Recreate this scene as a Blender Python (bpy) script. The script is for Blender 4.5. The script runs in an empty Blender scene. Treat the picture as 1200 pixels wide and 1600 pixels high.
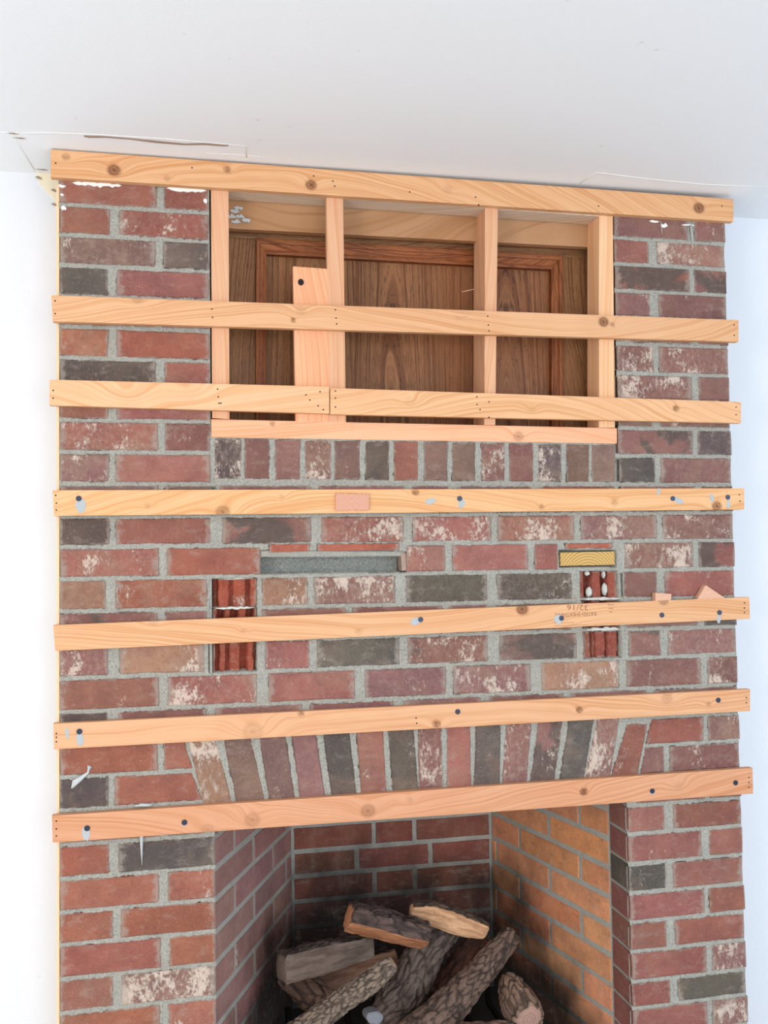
import bpy, bmesh, math, random
import numpy as np
from mathutils import Vector, Matrix, noise
random.seed(7); np.random.seed(7)
SC = bpy.context.scene
COL = SC.collection

# ---------------------------------------------------------------- camera
cam = bpy.data.cameras.new('camera'); cam.sensor_fit = 'VERTICAL'; cam.sensor_height = 36.0
cam.lens = 1506.67 / 1600 * 36.0; cam.clip_start = .05
camera = bpy.data.objects.new('camera', cam); COL.objects.link(camera)
_f = Vector((0.2038, 0.9781, 0.0411)).normalized(); _r = Vector((0.979, -0.2034, -0.0142))
_r = (_r - _f * _r.dot(_f)).normalized(); _u = _r.cross(_f)
camera.matrix_world = Matrix(((_r.x, _u.x, -_f.x, 0.248), (_r.y, _u.y, -_f.y, -2.05), (_r.z, _u.z, -_f.z, 1.3668), (0, 0, 0, 1)))
SC.camera = camera
# ---------------------------------------------------------------- world, windows' light, an added rear fill, exposure
w = bpy.data.worlds.new('world'); SC.world = w; w.use_nodes = True
w.node_tree.nodes['Background'].inputs[0].default_value = (.84, .92, 1, 1)
w.node_tree.nodes['Background'].inputs[1].default_value = .9
def area(name, loc, target, sx, sy, power, color):
    l = bpy.data.lights.new(name, 'AREA'); l.shape = 'RECTANGLE'; l.size = sx; l.size_y = sy; l.energy = power; l.color = color
    o = bpy.data.objects.new(name, l); COL.objects.link(o); o.location = loc
    o.rotation_euler = (Vector(target) - Vector(loc)).to_track_quat('-Z', 'Y').to_euler(); return o
area('window_light_warm', (-1.75, -2.5, 1.25), (.7, 0, 1.1), 1.0, 1.4, 47, (1, .945, .885))
area('window_light_cool', (3.2, -2.9, 1.45), (.9, 0, 1.1), 1.3, 1.4, 31, (.60, .78, 1))
area('rear_fill_light', (1.2, -5.3, 1.2), (.9, 0, 1.5), 3.2, 1.9, 108, (.88, .95, 1))  # fill light added to lift the ceiling; no rear window is known
SC.view_settings.view_transform = 'Standard'; SC.view_settings.look = 'None'
SC.view_settings.gamma = 1; SC.view_settings.use_curve_mapping = False
SC.view_settings.exposure = -0.28

BRICKS = [
(25,21508,1947,21502,1947,20970,25,20976,'r',1,0), (2144,21501,3025,21498,3025,20966,2144,20969,'r',1,0),
(12300,21467,14141,21460,14141,20928,12300,20935,'m',1,0), (14372,21459,15150,21457,15150,20925,14372,20927,'m',1,0),
(25,20852,1000,20849,1000,20352,25,20355,'r',0,0), (1218,20848,3025,20842,3025,20346,1218,20352,'r',3,0),
(12300,20811,13142,20808,13142,20315,12300,20317,'r',1,0), (13369,20807,15120,20801,15120,20309,13369,20314,'t',6,0),
(25,20231,1929,20225,1929,19713,25,19716,'b',4,0), (2125,20225,3025,20222,3025,19711,2125,19713,'d',1,0),
(12300,20193,14169,20188,14169,19695,12300,19698,'r',0,6), (14318,20187,15150,20185,15150,19694,14318,19695,'m',1,5),
(25,19592,958,19590,958,19075,25,19075,'d',0,0), (1163,19590,3025,19587,3025,19075,1163,19075,'r',0,0),
(12300,19574,13140,19573,13140,19074,12300,19074,'m',2,3), (13383,19573,15120,19570,15120,19074,13383,19074,'m',1,0),
(25,18951,1923,18951,1923,18438,25,18435,'r',1,0), (2119,18951,3025,18951,3025,18439,2119,18438,'m',0,0),
(12300,18950,14182,18950,14182,18453,12300,18451,'m',4,0), (14346,18950,15150,18950,15150,18454,14346,18453,'m',1,0),
(25,18311,956,18312,956,17799,25,17801,'R',3,0), (1173,18313,3025,18315,3025,17794,1173,17798,'R',0,0),
(12300,18327,13186,18328,13186,17772,12300,17774,'m',6,0), (13364,18328,15120,18330,15120,17768,13364,17772,'m',5,0),
(25,17677,1918,17673,1918,17153,25,17156,'d',2,0), (2139,17672,3025,17670,3025,17151,2139,17152,'r',1,0),
(12300,17650,14143,17646,14143,17132,12300,17135,'m',5,0), (14356,17645,15150,17644,15150,17130,14356,17131,'m',1,0),
(25,17032,965,17030,965,16510,25,16511,'r',2,0), (1169,17030,3025,17027,3025,16507,1169,16510,'r',1,0),
(12300,17011,13118,17009,13118,16495,12300,16496,'b',1,0), (13359,17009,15120,17006,15120,16492,13359,16494,'m',2,0),
(25,16387,1964,16385,1964,15856,25,15855,'r',6,0), (2133,16384,3025,16383,3025,15856,2133,15856,'m',1,0),
(12271,16372,14137,16369,14137,15857,12271,15857,'m',1,5), (14301,16369,15150,16368,15150,15857,14301,15857,'d',3,0),
(25,15731,975,15731,975,15201,25,15202,'m',4,0), (1140,15731,3021,15732,3021,15200,1140,15201,'r',1,0),
(12286,15733,13162,15733,13162,15194,12286,15195,'d',0,0), (13323,15733,15120,15733,15120,15193,13323,15194,'m',3,0),
(25,15078,1958,15077,1958,14536,25,14537,'b',1,0), (2127,15077,3056,15076,3056,14536,2127,14536,'b',1,0),
(3255,15076,5147,15075,5147,14535,3255,14536,'m',1,0), (5354,15075,7185,15074,7185,14534,5354,14535,'m',1,0),
(7400,15074,8198,15073,8198,14534,7400,14534,'m',1,0), (8403,15073,10134,15072,10134,14533,8403,14534,'m',1,0),
(10347,15072,12143,15071,12143,14533,10347,14533,'r',1,0), (12332,15071,14147,15070,14147,14532,12332,14533,'m',1,0),
(14343,15070,15150,15069,15150,14532,14343,14532,'m',1,0), (25,14413,985,14412,985,13911,25,13913,'d',0,0),
(1137,14412,3025,14412,3025,13908,1137,13911,'r',1,0), (3290,14412,5140,14411,5140,13904,3290,13907,'m',0,7),
(5388,14411,7161,14410,7161,13900,5388,13903,'r',5,0), (7404,14410,9174,14410,9174,13897,7404,13900,'r',4,0),
(9353,14410,11129,14409,11129,13893,9353,13896,'r',5,0), (11330,14409,13174,14408,13174,13890,11330,13893,'m',5,0),
(13350,14408,15120,14408,15120,13886,13350,13889,'m',5,0), (25,13789,1966,13785,1966,13259,25,13264,'r',3,0),
(2159,13785,4046,13782,4046,13254,2159,13259,'R',0,0), (7265,13776,8088,13775,8088,13243,7265,13245,'r',2,0),
(8292,13774,10015,13771,10015,13237,8292,13242,'r',1,0), (10212,13771,10714,13770,10714,13235,10212,13237,'r',1,0),
(12392,13767,14059,13764,14059,13226,12392,13231,'m',6,2), (14255,13764,15150,13762,15150,13223,14255,13226,'r',0,6),
(25,13140,906,13138,906,12601,25,12605,'t',4,0), (1121,13137,2938,13133,2938,12593,1121,12601,'R',3,0),
(4121,13129,5057,13127,5057,12585,4121,12588,'t',5,0), (5222,13126,6955,13122,6955,12577,5222,12584,'m',6,0),
(7241,13121,9045,13116,9045,12568,7241,12576,'d',2,0), (9312,13115,11052,13110,11052,12560,9312,12567,'d',3,0),
(12328,13107,13137,13105,13137,12552,12328,12555,'m',0,0), (13361,13104,15120,13099,15120,12544,13361,12551,'r',1,0),
(25,12481,1934,12473,1934,11924,25,11932,'m',1,4), (2127,12472,2934,12469,2934,11919,2127,11923,'m',1,3),
(4115,12464,5877,12457,5877,11906,4115,11914,'m',1,0), (6058,12457,8007,12449,8007,11896,6058,11905,'m',1,0),
(8196,12448,9032,12445,9032,11892,8196,11896,'m',1,0), (9254,12444,11036,12436,11036,11883,9254,11891,'m',1,0),
(12388,12431,14149,12424,14149,11869,12388,11877,'m',1,0), (14344,12423,15150,12420,15150,11864,14344,11868,'d',1,0),
(25,11808,941,11804,941,11257,25,11259,'m',5,0), (1205,11803,2877,11795,2877,11251,1205,11256,'t',4,0),
(4176,11790,5070,11786,5070,11245,4176,11248,'r',3,0), (5261,11785,7035,11777,7035,11240,5261,11245,'d',1,0),
(7248,11776,9034,11768,9034,11235,7248,11239,'m',4,4), (9330,11766,11127,11758,11127,11229,9330,11234,'b',2,5),
(12434,11753,13179,11749,13179,11223,12434,11225,'m',2,5), (13403,11748,15120,11740,15120,11218,13403,11223,'m',5,0),
(25,11135,1954,11130,1954,10577,25,10586,'r',1,0), (2160,11129,3955,11124,3955,10567,2160,10576,'r',5,0),
(4237,11124,6041,11119,6041,10557,4237,10566,'r',2,0), (6292,11118,8071,11113,8071,10547,6292,10556,'m',2,0),
(8274,11113,10018,11108,10018,10538,8274,10546,'m',5,0), (10319,11107,12134,11102,12134,10528,10319,10537,'t',4,0),
(12353,11101,14190,11096,14190,10518,12353,10527,'m',2,0), (14385,11096,15150,11094,15150,10513,14385,10517,'m',5,0),
(25,10462,938,10458,938,9930,25,9935,'d',1,0), (1164,10457,2921,10448,2921,9918,1164,9928,'m',0,5),
(3130,10447,4892,10439,4892,9907,3130,9917,'m',1,0), (5110,10438,6901,10429,6901,9895,5110,9906,'m',1,0),
(7142,10428,8846,10420,8846,9884,7142,9894,'m',1,0), (9081,10419,10790,10410,10790,9873,9081,9883,'m',1,0),
(11019,10409,12808,10401,12808,9861,11019,9872,'m',1,0), (13045,10399,15120,10389,15120,9848,13045,9860,'m',1,0),
(25,9811,1923,9800,1923,9275,25,9284,'R',0,0), (2076,9799,2460,9797,2620,9272,2076,9274,'R',1,0),
(12953,9737,14198,9729,14198,9219,12793,9225,'r',1,0), (14360,9728,15150,9724,15150,9214,14360,9218,'m',5,0),
(25,9160,947,9155,947,8607,25,8611,'d',1,0), (1098,9155,2617,9147,2817,8601,1098,8607,'R',0,0),
(12769,9101,13184,9099,13184,8561,12649,8563,'m',1,0), (13375,9098,15120,9090,15120,8554,13375,8560,'m',1,0),
(25,8487,1942,8479,1942,7932,25,7938,'r',1,0), (2134,8479,2921,8476,2921,7929,2134,7931,'r',1,0),
(12534,8439,14190,8433,14190,7896,12534,7901,'m',1,0), (14385,8432,15150,8430,15150,7893,14385,7895,'m',1,0),
(25,7814,957,7811,957,7267,25,7267,'R',0,0), (1169,7810,3077,7805,3077,7267,1169,7267,'d',0,0),
(12299,7777,13162,7775,13162,7265,12299,7265,'r',0,0), (13417,7774,15120,7769,15120,7265,13417,7265,'r',0,0),
(25,7143,1936,7143,1936,6610,25,6612,'R',0,0), (2153,7143,3077,7143,3077,6608,2153,6609,'R',3,0),
(12299,7141,14086,7141,14086,6595,12299,6597,'r',1,0), (14296,7141,15150,7141,15150,6594,14296,6595,'r',0,0),
(25,6488,1028,6487,1028,5969,25,5971,'R',0,0), (1215,6486,3077,6484,3077,5964,1215,5968,'R',0,0),
(12299,6473,13173,6472,13173,5944,12299,5945,'d',1,0), (13379,6472,15120,6470,15120,5940,13379,5943,'r',0,0),
(25,5847,1969,5843,1969,5306,25,5306,'R',0,0), (2172,5842,3077,5840,3077,5305,2172,5306,'R',0,0),
(12299,5821,14111,5818,14111,5302,12299,5303,'r',1,0), (14272,5817,15150,5816,15150,5302,14272,5302,'r',0,0),
(25,5182,1025,5182,1025,4632,25,4631,'r',1,0), (1224,5182,3077,5181,3077,4635,1224,4633,'m',7,0),
(12299,5179,13152,5178,13152,4649,12299,4648,'r',1,0), (13389,5178,15120,5178,15120,4652,13389,4649,'r',0,0),
(25,4507,1950,4510,1950,3977,25,3975,'R',1,0), (2153,4510,3077,4511,3077,3978,2153,3977,'R',2,0),
(12299,4524,14119,4526,14119,3987,12299,3986,'r',0,0), (14296,4526,15150,4528,15150,3988,14296,3988,'m',6,0),
(25,3851,1022,3852,1022,3325,25,3319,'r',1,0), (1220,3852,3077,3854,3077,3338,1220,3326,'r',1,0),
(12299,3862,13194,3863,13194,3402,12299,3396,'r',0,0), (13415,3863,15120,3864,15120,3414,13415,3403,'d',0,0),
(25,3195,1957,3207,1957,2675,25,2663,'r',1,0), (2159,3208,3077,3214,3077,2682,2159,2676,'r',1,0),
(12299,3272,14113,3283,14113,2751,12299,2740,'r',0,0), (14274,3284,15150,3290,15150,2758,14274,2752,'m',6,0),
(25,2539,1019,2545,1019,2013,25,2007,'r',1,0), (1217,2546,3077,2558,3077,2026,1217,2014,'r',1,0),
(12299,2616,13157,2621,13157,2089,12299,2084,'r',0,0), (13378,2623,15120,2634,15120,2102,13378,2091,'r',0,0),
(25,1883,1951,1895,1951,1363,25,1351,'r',1,0), (2153,1896,3077,1902,3077,1370,2153,1364,'r',1,0),
(12299,1960,14073,1971,14073,1439,12299,1428,'r',0,0), (14233,1972,15150,1978,15150,1446,14233,1440,'m',2,0),
(25,571,1945,583,1945,51,25,39,'r',1,0), (2146,584,3077,590,3077,58,2146,52,'r',1,0),
(12299,648,14033,659,14033,127,12299,116,'r',0,0), (14193,660,15150,666,15150,134,14193,128,'r',2,0),
(25,1227,1015,1233,1015,701,25,695,'r',1,0), (1213,1234,3077,1246,3077,714,1213,702,'r',1,0),
(12299,1304,13120,1309,13120,777,12299,772,'r',0,0), (13340,1310,15120,1322,15120,790,13340,778,'r',0,0),
(3144,16086,3678,16091,3671,15263,3139,15262,'d',7,0), (3772,16081,4271,16086,4264,15259,3765,15258,'m',1,0),
(4421,16075,4927,16080,4918,15255,4413,15254,'m',0,0), (5051,16070,5591,16076,5581,15251,5042,15250,'m',6,0),
(5703,16065,6222,16070,6211,15247,5693,15246,'b',1,0), (6377,16060,6875,16064,6863,15242,6366,15241,'d',0,0),
(7018,16055,7521,16059,7508,15238,7005,15237,'r',1,0), (7695,16049,8191,16054,8176,15234,7682,15233,'b',0,0),
(8337,16044,8839,16049,8824,15229,8323,15229,'b',0,0), (9002,16039,9526,16044,9509,15225,8987,15224,'m',6,0),
(9661,16034,10191,16038,10173,15221,9644,15220,'m',2,0), (10343,16028,10864,16033,10846,15216,10325,15216,'d',5,0),
(11034,16023,11531,16027,11511,15212,11015,15211,'b',0,0), (11640,16018,12174,16022,12153,15208,11620,15207,'b',1,0),
(2510,10134,3006,10132,3509,8176,2947,8171,'t',6,0), (3227,10164,3747,10165,4167,8179,3602,8191,'b',1,0),
(3967,10154,4494,10164,4785,8194,4279,8171,'b',1,0), (4665,10191,5132,10187,5424,8204,4911,8176,'m',1,0),
(5328,10203,5878,10200,6080,8164,5597,8152,'d',1,0), (6067,10191,6626,10201,6712,8180,6223,8154,'r',1,0),
(6773,10230,7297,10214,7428,8154,6904,8158,'d',2,0), (7470,10188,7950,10207,7962,8164,7437,8158,'m',4,0),
(8099,10218,8608,10199,8594,8168,8087,8151,'r',1,0), (8787,10191,9313,10190,9224,8173,8677,8163,'d',1,0),
(9514,10199,10048,10203,9856,8155,9302,8163,'m',6,0), (10291,10201,10818,10210,10471,8157,9926,8183,'m',3,6),
(11015,10201,11584,10208,11154,8122,10592,8149,'d',1,0), (11711,10165,12185,10168,11775,8139,11180,8130,'m',6,0),
(12354,9668,12810,9631,12457,8248,11798,8227,'r',1,0), ]
BOARDS = {
 'B1': ([(-0.0130, 2.1974), (1.5269, 2.1888), (1.5252, 2.1350), (-0.0130, 2.1404)], [(0.1117, 2.1621, 0.0132, 1), (0.5213, 2.1577, 0.0118, 1), (1.4364, 2.1619, 0.0136, 1), (0.0169, 2.1836, 0.0079, 0.5), (0.3431, 2.1792, 0.0079, 0.7), (0.8268, 2.1673, 0.0106, 0.15), (0.2201, 2.1518, 0.0066, 0.3)]),
 'B2': ([(-0.0118, 1.8965), (1.5310, 1.9001), (1.5293, 1.8484), (-0.0093, 1.8429)], [(0.1582, 1.8968, 0.0118, 0.3), (1.1895, 1.8836, 0.0121, 1), (0.4796, 1.8628, 0.0053, 0.9), (0.4962, 1.8827, 0.0105, 0.15), (1.2114, 1.8784, 0.0061, 0.5)]),
 'B3': ([(-0.0155, 1.7239), (0.5557, 1.7217), (0.5550, 1.6638), (-0.0155, 1.6719)], [(0.1384, 1.6917, 0.0263, 0.05), (0.2673, 1.7049, 0.0184, 0.05)]),
 'B3b': ([(0.5578, 1.7190), (1.5313, 1.7061), (1.5297, 1.6562), (0.5571, 1.6625)], [(1.3638, 1.6882, 0.0076, 0.8), (0.7319, 1.6932, 0.0121, 0.1), (1.011, 1.6795, 0.0091, 0.1)]),
 'B4': ([(-0.0093, 1.4998), (1.5330, 1.5029), (1.5314, 1.4534), (-0.0069, 1.4482)], [(0.3286, 1.4541, 0.0145, 0.6), (1.4609, 1.4612, 0.0121, 0.9), (0.7417, 1.4949, 0.0076, 0.8), (1.0304, 1.4616, 0.0061, 0.6), (0.4514, 1.4858, 0.0066, 0.2), (1.2055, 1.4696, 0.0076, 0.3), (0.1758, 1.468, 0.0066, 0.2)]),
 'B5': ([(-0.0081, 1.2290), (1.5379, 1.2490), (1.5379, 1.1985), (-0.0044, 1.1779)], [(0.9805, 1.2352, 0.0136, 1), (1.3207, 1.2468, 0.0121, 0.6), (0.1876, 1.2324, 0.0105, 0.25), (0.6121, 1.1959, 0.0066, 0.2), (0.3688, 1.2073, 0.0053, 0.2)]),
 'B6': ([(-0.0081, 1.0333), (1.5325, 1.0360), (1.5309, 0.9860), (-0.0069, 0.9827)], [(0.7806, 0.994, 0.0091, 0.8), (1.1094, 1.0087, 0.0076, 0.9), (0.3869, 0.9978, 0.0211, 0.2), (0.4872, 1.0299, 0.0066, 0.6), (1.3223, 1.0247, 0.0136, 0.25), (1.4257, 1.007, 0.0061, 0.4)]),
 'B7': ([(-0.0105, 0.8520), (1.5331, 0.8552), (1.5328, 0.7967), (-0.0093, 0.7993)], [(0.2941, 0.8038, 0.0132, 0.25), (0.384, 0.817, 0.0158, 0.35), (0.6277, 0.8187, 0.0158, 0.5), (1.1156, 0.8278, 0.0091, 1), (0.7185, 0.8356, 0.0076, 0.2), (1.3451, 0.8261, 0.0121, 0.12)]),
}
SILL = [(0.3067, 1.6503), (1.2243, 1.6426), (1.2234, 1.6072), (0.3065, 1.6124)]
STUD1 = [(0.3094, 2.1465), (0.3463, 2.1461), (0.3447, 1.6509), (0.3087, 1.6531)]
STUD2 = [(0.5571, 2.1497), (0.5938, 2.1492), (0.5938, 1.6474), (0.5574, 1.6470)]
STUD3 = [(0.9180, 2.1446), (0.9481, 2.1435), (0.9322, 1.6463), (0.9068, 1.6459)]
STUD4 = [(1.1929, 2.1432), (1.2271, 2.1422), (1.2198, 1.6441), (1.1805, 1.6436)]
SPACER = [(0.4828, 1.9840), (0.5579, 1.9819), (0.5574, 1.6469), (0.4848, 1.6487)]
HEADER = [(0.3102, 2.1633), (1.2283, 2.1484), (1.2279, 2.1341), (0.3100, 2.1433)]
PLANK = [(0.3327, 2.1745), (1.2280, 2.1548), (1.2262, 2.0822), (0.3320, 2.0806)]
RAIL = [(0.3126, 2.1153), (1.2607, 2.1069), (1.2597, 2.0660), (0.3123, 2.0735)]
STILE_L = [(0.3123, 2.0742), (0.4114, 2.0730), (0.4073, 1.6012), (0.3092, 1.6004)]
STILE_R = [(1.1394, 2.0680), (1.2597, 2.0660), (1.2472, 1.5772), (1.1281, 1.5765)]
MOLD_T = [(0.4114, 2.0730), (1.1394, 2.0680), (1.1110, 2.0340), (0.4340, 2.0377)]
MOLD_L = [(0.4114, 2.0730), (0.4340, 2.0377), (0.4272, 1.6014), (0.4059, 1.6012)]
MOLD_R = [(1.1110, 2.0340), (1.1394, 2.0680), (1.1297, 1.5765), (1.1023, 1.5764)]
PANEL = [(0.4322, 2.0442), (1.1191, 2.0379), (1.1103, 1.5776), (0.4253, 1.6027)]
HOLE = [(0.4990, 1.9498)]
PLASTER = [(0.3615, 2.1193), (0.3739, 2.1057), (0.3864, 2.1007), (0.3641, 2.0937), (0.3699, 2.1269), (0.3558, 2.1047)]
SLOT = [(0.4074, 1.3718), (0.7239, 1.3647), (0.7232, 1.3229), (0.4070, 1.3246)]
SLIVERS_A = [(0.4264, 1.3851), (0.5123, 1.3854), (0.5121, 1.3704), (0.4263, 1.3689)]
SLIVERS_B = [(0.5288, 1.3852), (0.7084, 1.3844), (0.7082, 1.3705), (0.5286, 1.3702)]
SLIVERS_C = [(1.0936, 1.3790), (1.2069, 1.3784), (1.2067, 1.3681), (1.0933, 1.3682)]
WOODSLOT = [(1.0794, 1.3640), (1.2159, 1.3622), (1.2150, 1.3257), (1.0785, 1.3266)]
SLOTCHIP = [(0.7124, 1.3635), (0.7253, 1.3633), (0.7247, 1.3243), (0.7147, 1.3245)]
CORE_A = [(0.3098, 1.3130), (0.3975, 1.3126), (0.3970, 1.2561), (0.3094, 1.2570)]
CORE_B = [(0.3093, 1.2517), (0.3970, 1.2507), (0.3965, 1.1904), (0.3089, 1.1918)]
CORE_C = [(0.3089, 1.1825), (0.3964, 1.1810), (0.3959, 1.1221), (0.3085, 1.1229)]
CORE_D = [(1.1290, 1.3141), (1.2178, 1.3125), (1.2179, 1.2557), (1.1292, 1.2578)]
CORE_E = [(1.1305, 1.2477), (1.2192, 1.2455), (1.2208, 1.1873), (1.1307, 1.1900)]
CORE_F = [(1.1334, 1.1770), (1.2221, 1.1771), (1.2222, 1.1206), (1.1336, 1.1209)]
GROUT_BLOBS = [(1.1510, 1.2616), (1.1885, 1.2680), (1.1475, 1.3095), (1.1863, 1.3058)]
BLOCK_END = [(0.5655, 1.4922), (0.6390, 1.4907), (0.6371, 1.4563), (0.5650, 1.4553)]
BLOCK_SMALL = [(1.3021, 1.2645), (1.3419, 1.2607), (1.3377, 1.2286), (1.2997, 1.2325)]
WEDGE = [(1.4278, 1.2794), (1.4758, 1.2487), (1.4702, 1.2252), (1.4003, 1.2270), (1.4074, 1.2488)]
CORESLIVER = [(1.1291, 1.2535), (1.2179, 1.2543), (1.2177, 1.2484), (1.1290, 1.2477)]
SCREWS = {
 'B4': [(0.0413, 1.4829), (0.841, 1.4807), (1.3497, 1.4794), (1.4894, 1.482)],
 'B5': [(0.7487, 1.2192), (1.0717, 1.213), (1.315, 1.2135), (1.4597, 1.2154)],
 'B6': [(0.042, 1.0156), (0.8283, 1.0178), (1.4502, 1.0147)],
 'B7': [(0.0565, 0.8234), (0.2468, 0.8214), (1.2803, 0.8187), (1.488, 0.8244)],
}
PUTTY = {
 'B4': [(0.045, 1.4673, 0.0107, 0.016, 0.2), (0.8451, 1.4695, 0.008, 0.012, -0.4), (0.7743, 1.4753, 0.0133, 0.0067, 0.2), (1.364, 1.4749, 0.0147, 0.0067, -0.4), (1.4484, 1.4806, 0.0053, 0.0107, 0.2), (1.4905, 1.4656, 0.0053, 0.0107, 0), (1.315, 1.4956, 0.004, 0.0093, -0.3)],
 'B5': [(0.7386, 1.2154, 0.0133, 0.008, 0.3), (1.0641, 1.2118, 0.0107, 0.0107, 0.3), (1.4576, 1.2008, 0.0053, 0.0107, 0)],
 'B6': [(0.0432, 1.0003, 0.008, 0.016, 0.2), (0.0187, 1.013, 0.004, 0.012, 0.1)],
 'B7': [(0.054, 0.8135, 0.0093, 0.0147, 0.1), (0.2467, 0.8188, 0.0053, 0.0053, 0), (1.2803, 0.8158, 0.0053, 0.0053, 0)],
}
NAILS = {
 'B1': [(-0.0031, 2.1689), (0.2701, 2.1783), (0.527, 2.1777), (0.5687, 2.1692), (0.5728, 2.1582), (0.7392, 2.1561), (0.8902, 2.154), (0.8973, 2.137), (1.1837, 2.1513), (1.4963, 2.1701)],
 'B2': [(-0.0043, 1.885), (-0.0043, 1.8588), (0.3091, 1.8798), (0.3103, 1.8623), (0.5709, 1.8883), (0.5721, 1.8703), (0.5733, 1.8578), (0.9133, 1.8868), (0.9144, 1.8668), (0.9157, 1.8539), (1.5189, 1.8875), (1.5181, 1.8632)],
 'B3': [(-0.0081, 1.7019), (-0.0081, 1.6863), (0.3198, 1.7113), (0.321, 1.6952), (0.3223, 1.6817), (0.5053, 1.7028), (0.5134, 1.692), (0.5356, 1.7103), (0.542, 1.6719), (0.3262, 1.6818), (0.5311, 1.6799)],
 'B3b': [(0.5688, 1.7123), (0.5686, 1.6971), (0.5683, 1.6778), (0.8847, 1.7059), (0.8844, 1.6888), (0.8915, 1.6775), (0.9126, 1.695), (1.5176, 1.6937), (1.5171, 1.6756), (0.9119, 1.6608)],
 'B4': [(-0.0032, 1.4894), (-0.0019, 1.4739), (-0.0019, 1.4597), (1.5193, 1.4879), (1.5204, 1.4729)],
 'B5': [(1.5243, 1.236), (1.5239, 1.2241), (1.5236, 1.2137)],
 'B6': [(-0.002, 1.0141), (-0.002, 1.0065), (-0.002, 0.9976), (0.7353, 1.0085), (0.7366, 0.9976), (1.5221, 1.0173), (1.5217, 1.0056)],
 'B7': [(-0.0021, 0.8414), (-0.0021, 0.8263), (-0.0021, 0.8125), (1.5226, 0.8339), (1.5222, 0.8223), (1.5219, 0.8121)],
}
STAMP = [(1.0552, 1.2191), (1.1652, 1.2247), (1.0797, 1.2327), (1.1501, 1.2394), (1.1731, 1.2331), (1.1776, 1.2258), (1.0577, 1.1963)]
STAMP2 = [(0.8366, 1.8912), (0.9179, 1.8913), (0.8393, 1.8784)]
STAMP7 = [(1.0018, 0.8420), (1.0872, 0.8436), (0.9936, 1.0100), (1.0719, 1.0260)]
TOPPAINT = [(0.0338, 2.1371), (0.0618, 2.1335), (0.0745, 2.1303), (0.1002, 2.1400), (0.1156, 2.1451), (0.2198, 2.1437), (0.2474, 2.1359), (0.2767, 2.1419), (0.2993, 2.1350), (0.0073, 2.1327), (1.3309, 2.1302), (1.3552, 2.1270), (1.4175, 2.1259), (1.3114, 2.1321)]
SMEAR = [(0.0612, 0.9421), (0.0562, 0.9296), (0.0413, 0.9177), (0.0314, 0.9119), (0.0265, 0.8995)]
DRIP = [(0.1612, 0.7964), (0.1610, 0.7374)]
SMEARTOP = [(0.1454, 0.8597), (0.1858, 0.8608)]
LINTEL = [(0.3931, 0.8063), (0.7223, 0.8063), (1.1046, 0.8058)]
SPLINTER = [(0.8695, 1.9526), (0.8983, 1.9611)]
CEIL_LINE_A = [(-0.0786, -0.0771), (-0.0144, -0.0912), (0.0587, -0.0981), (0.2066, -0.1029), (0.3787, -0.0956), (0.3823, -0.0378)]
CEIL_LINE_B = [(-0.0786, -0.0771), (-0.0710, 0.0045), (-0.0620, 0.1075)]
CEIL_LINE_C = [(-0.0996, -0.0793), (-0.0786, -0.0771)]
CEIL_LINE_D = [(1.1374, -0.0192), (1.1469, -0.0887), (1.2598, -0.0745), (1.4241, -0.0640), (1.5808, -0.0748)]
CEIL_TEAR = [(0.0591, -0.0892), (0.0948, -0.0925), (0.1440, -0.0920), (0.1937, -0.0884), (0.2569, -0.0839), (0.3014, -0.0948), (0.3426, -0.0925)]
WALL_TEAR = [(-0.0630, 2.2033), (-0.0404, 2.2048), (-0.0125, 2.2010), (-0.0125, 2.0975), (-0.0192, 2.1184), (-0.0245, 2.1463), (-0.0378, 2.1597), (-0.0537, 2.1756)]
WALL_CHIPS = [(-0.0534, 2.2059), (-0.0561, 2.1888), (-0.0242, 2.1626), (-0.0229, 2.1316)]
FB = (0.3077, 1.2299, 0.1050, 0.6400, 0.5363, 1.1096)
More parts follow.
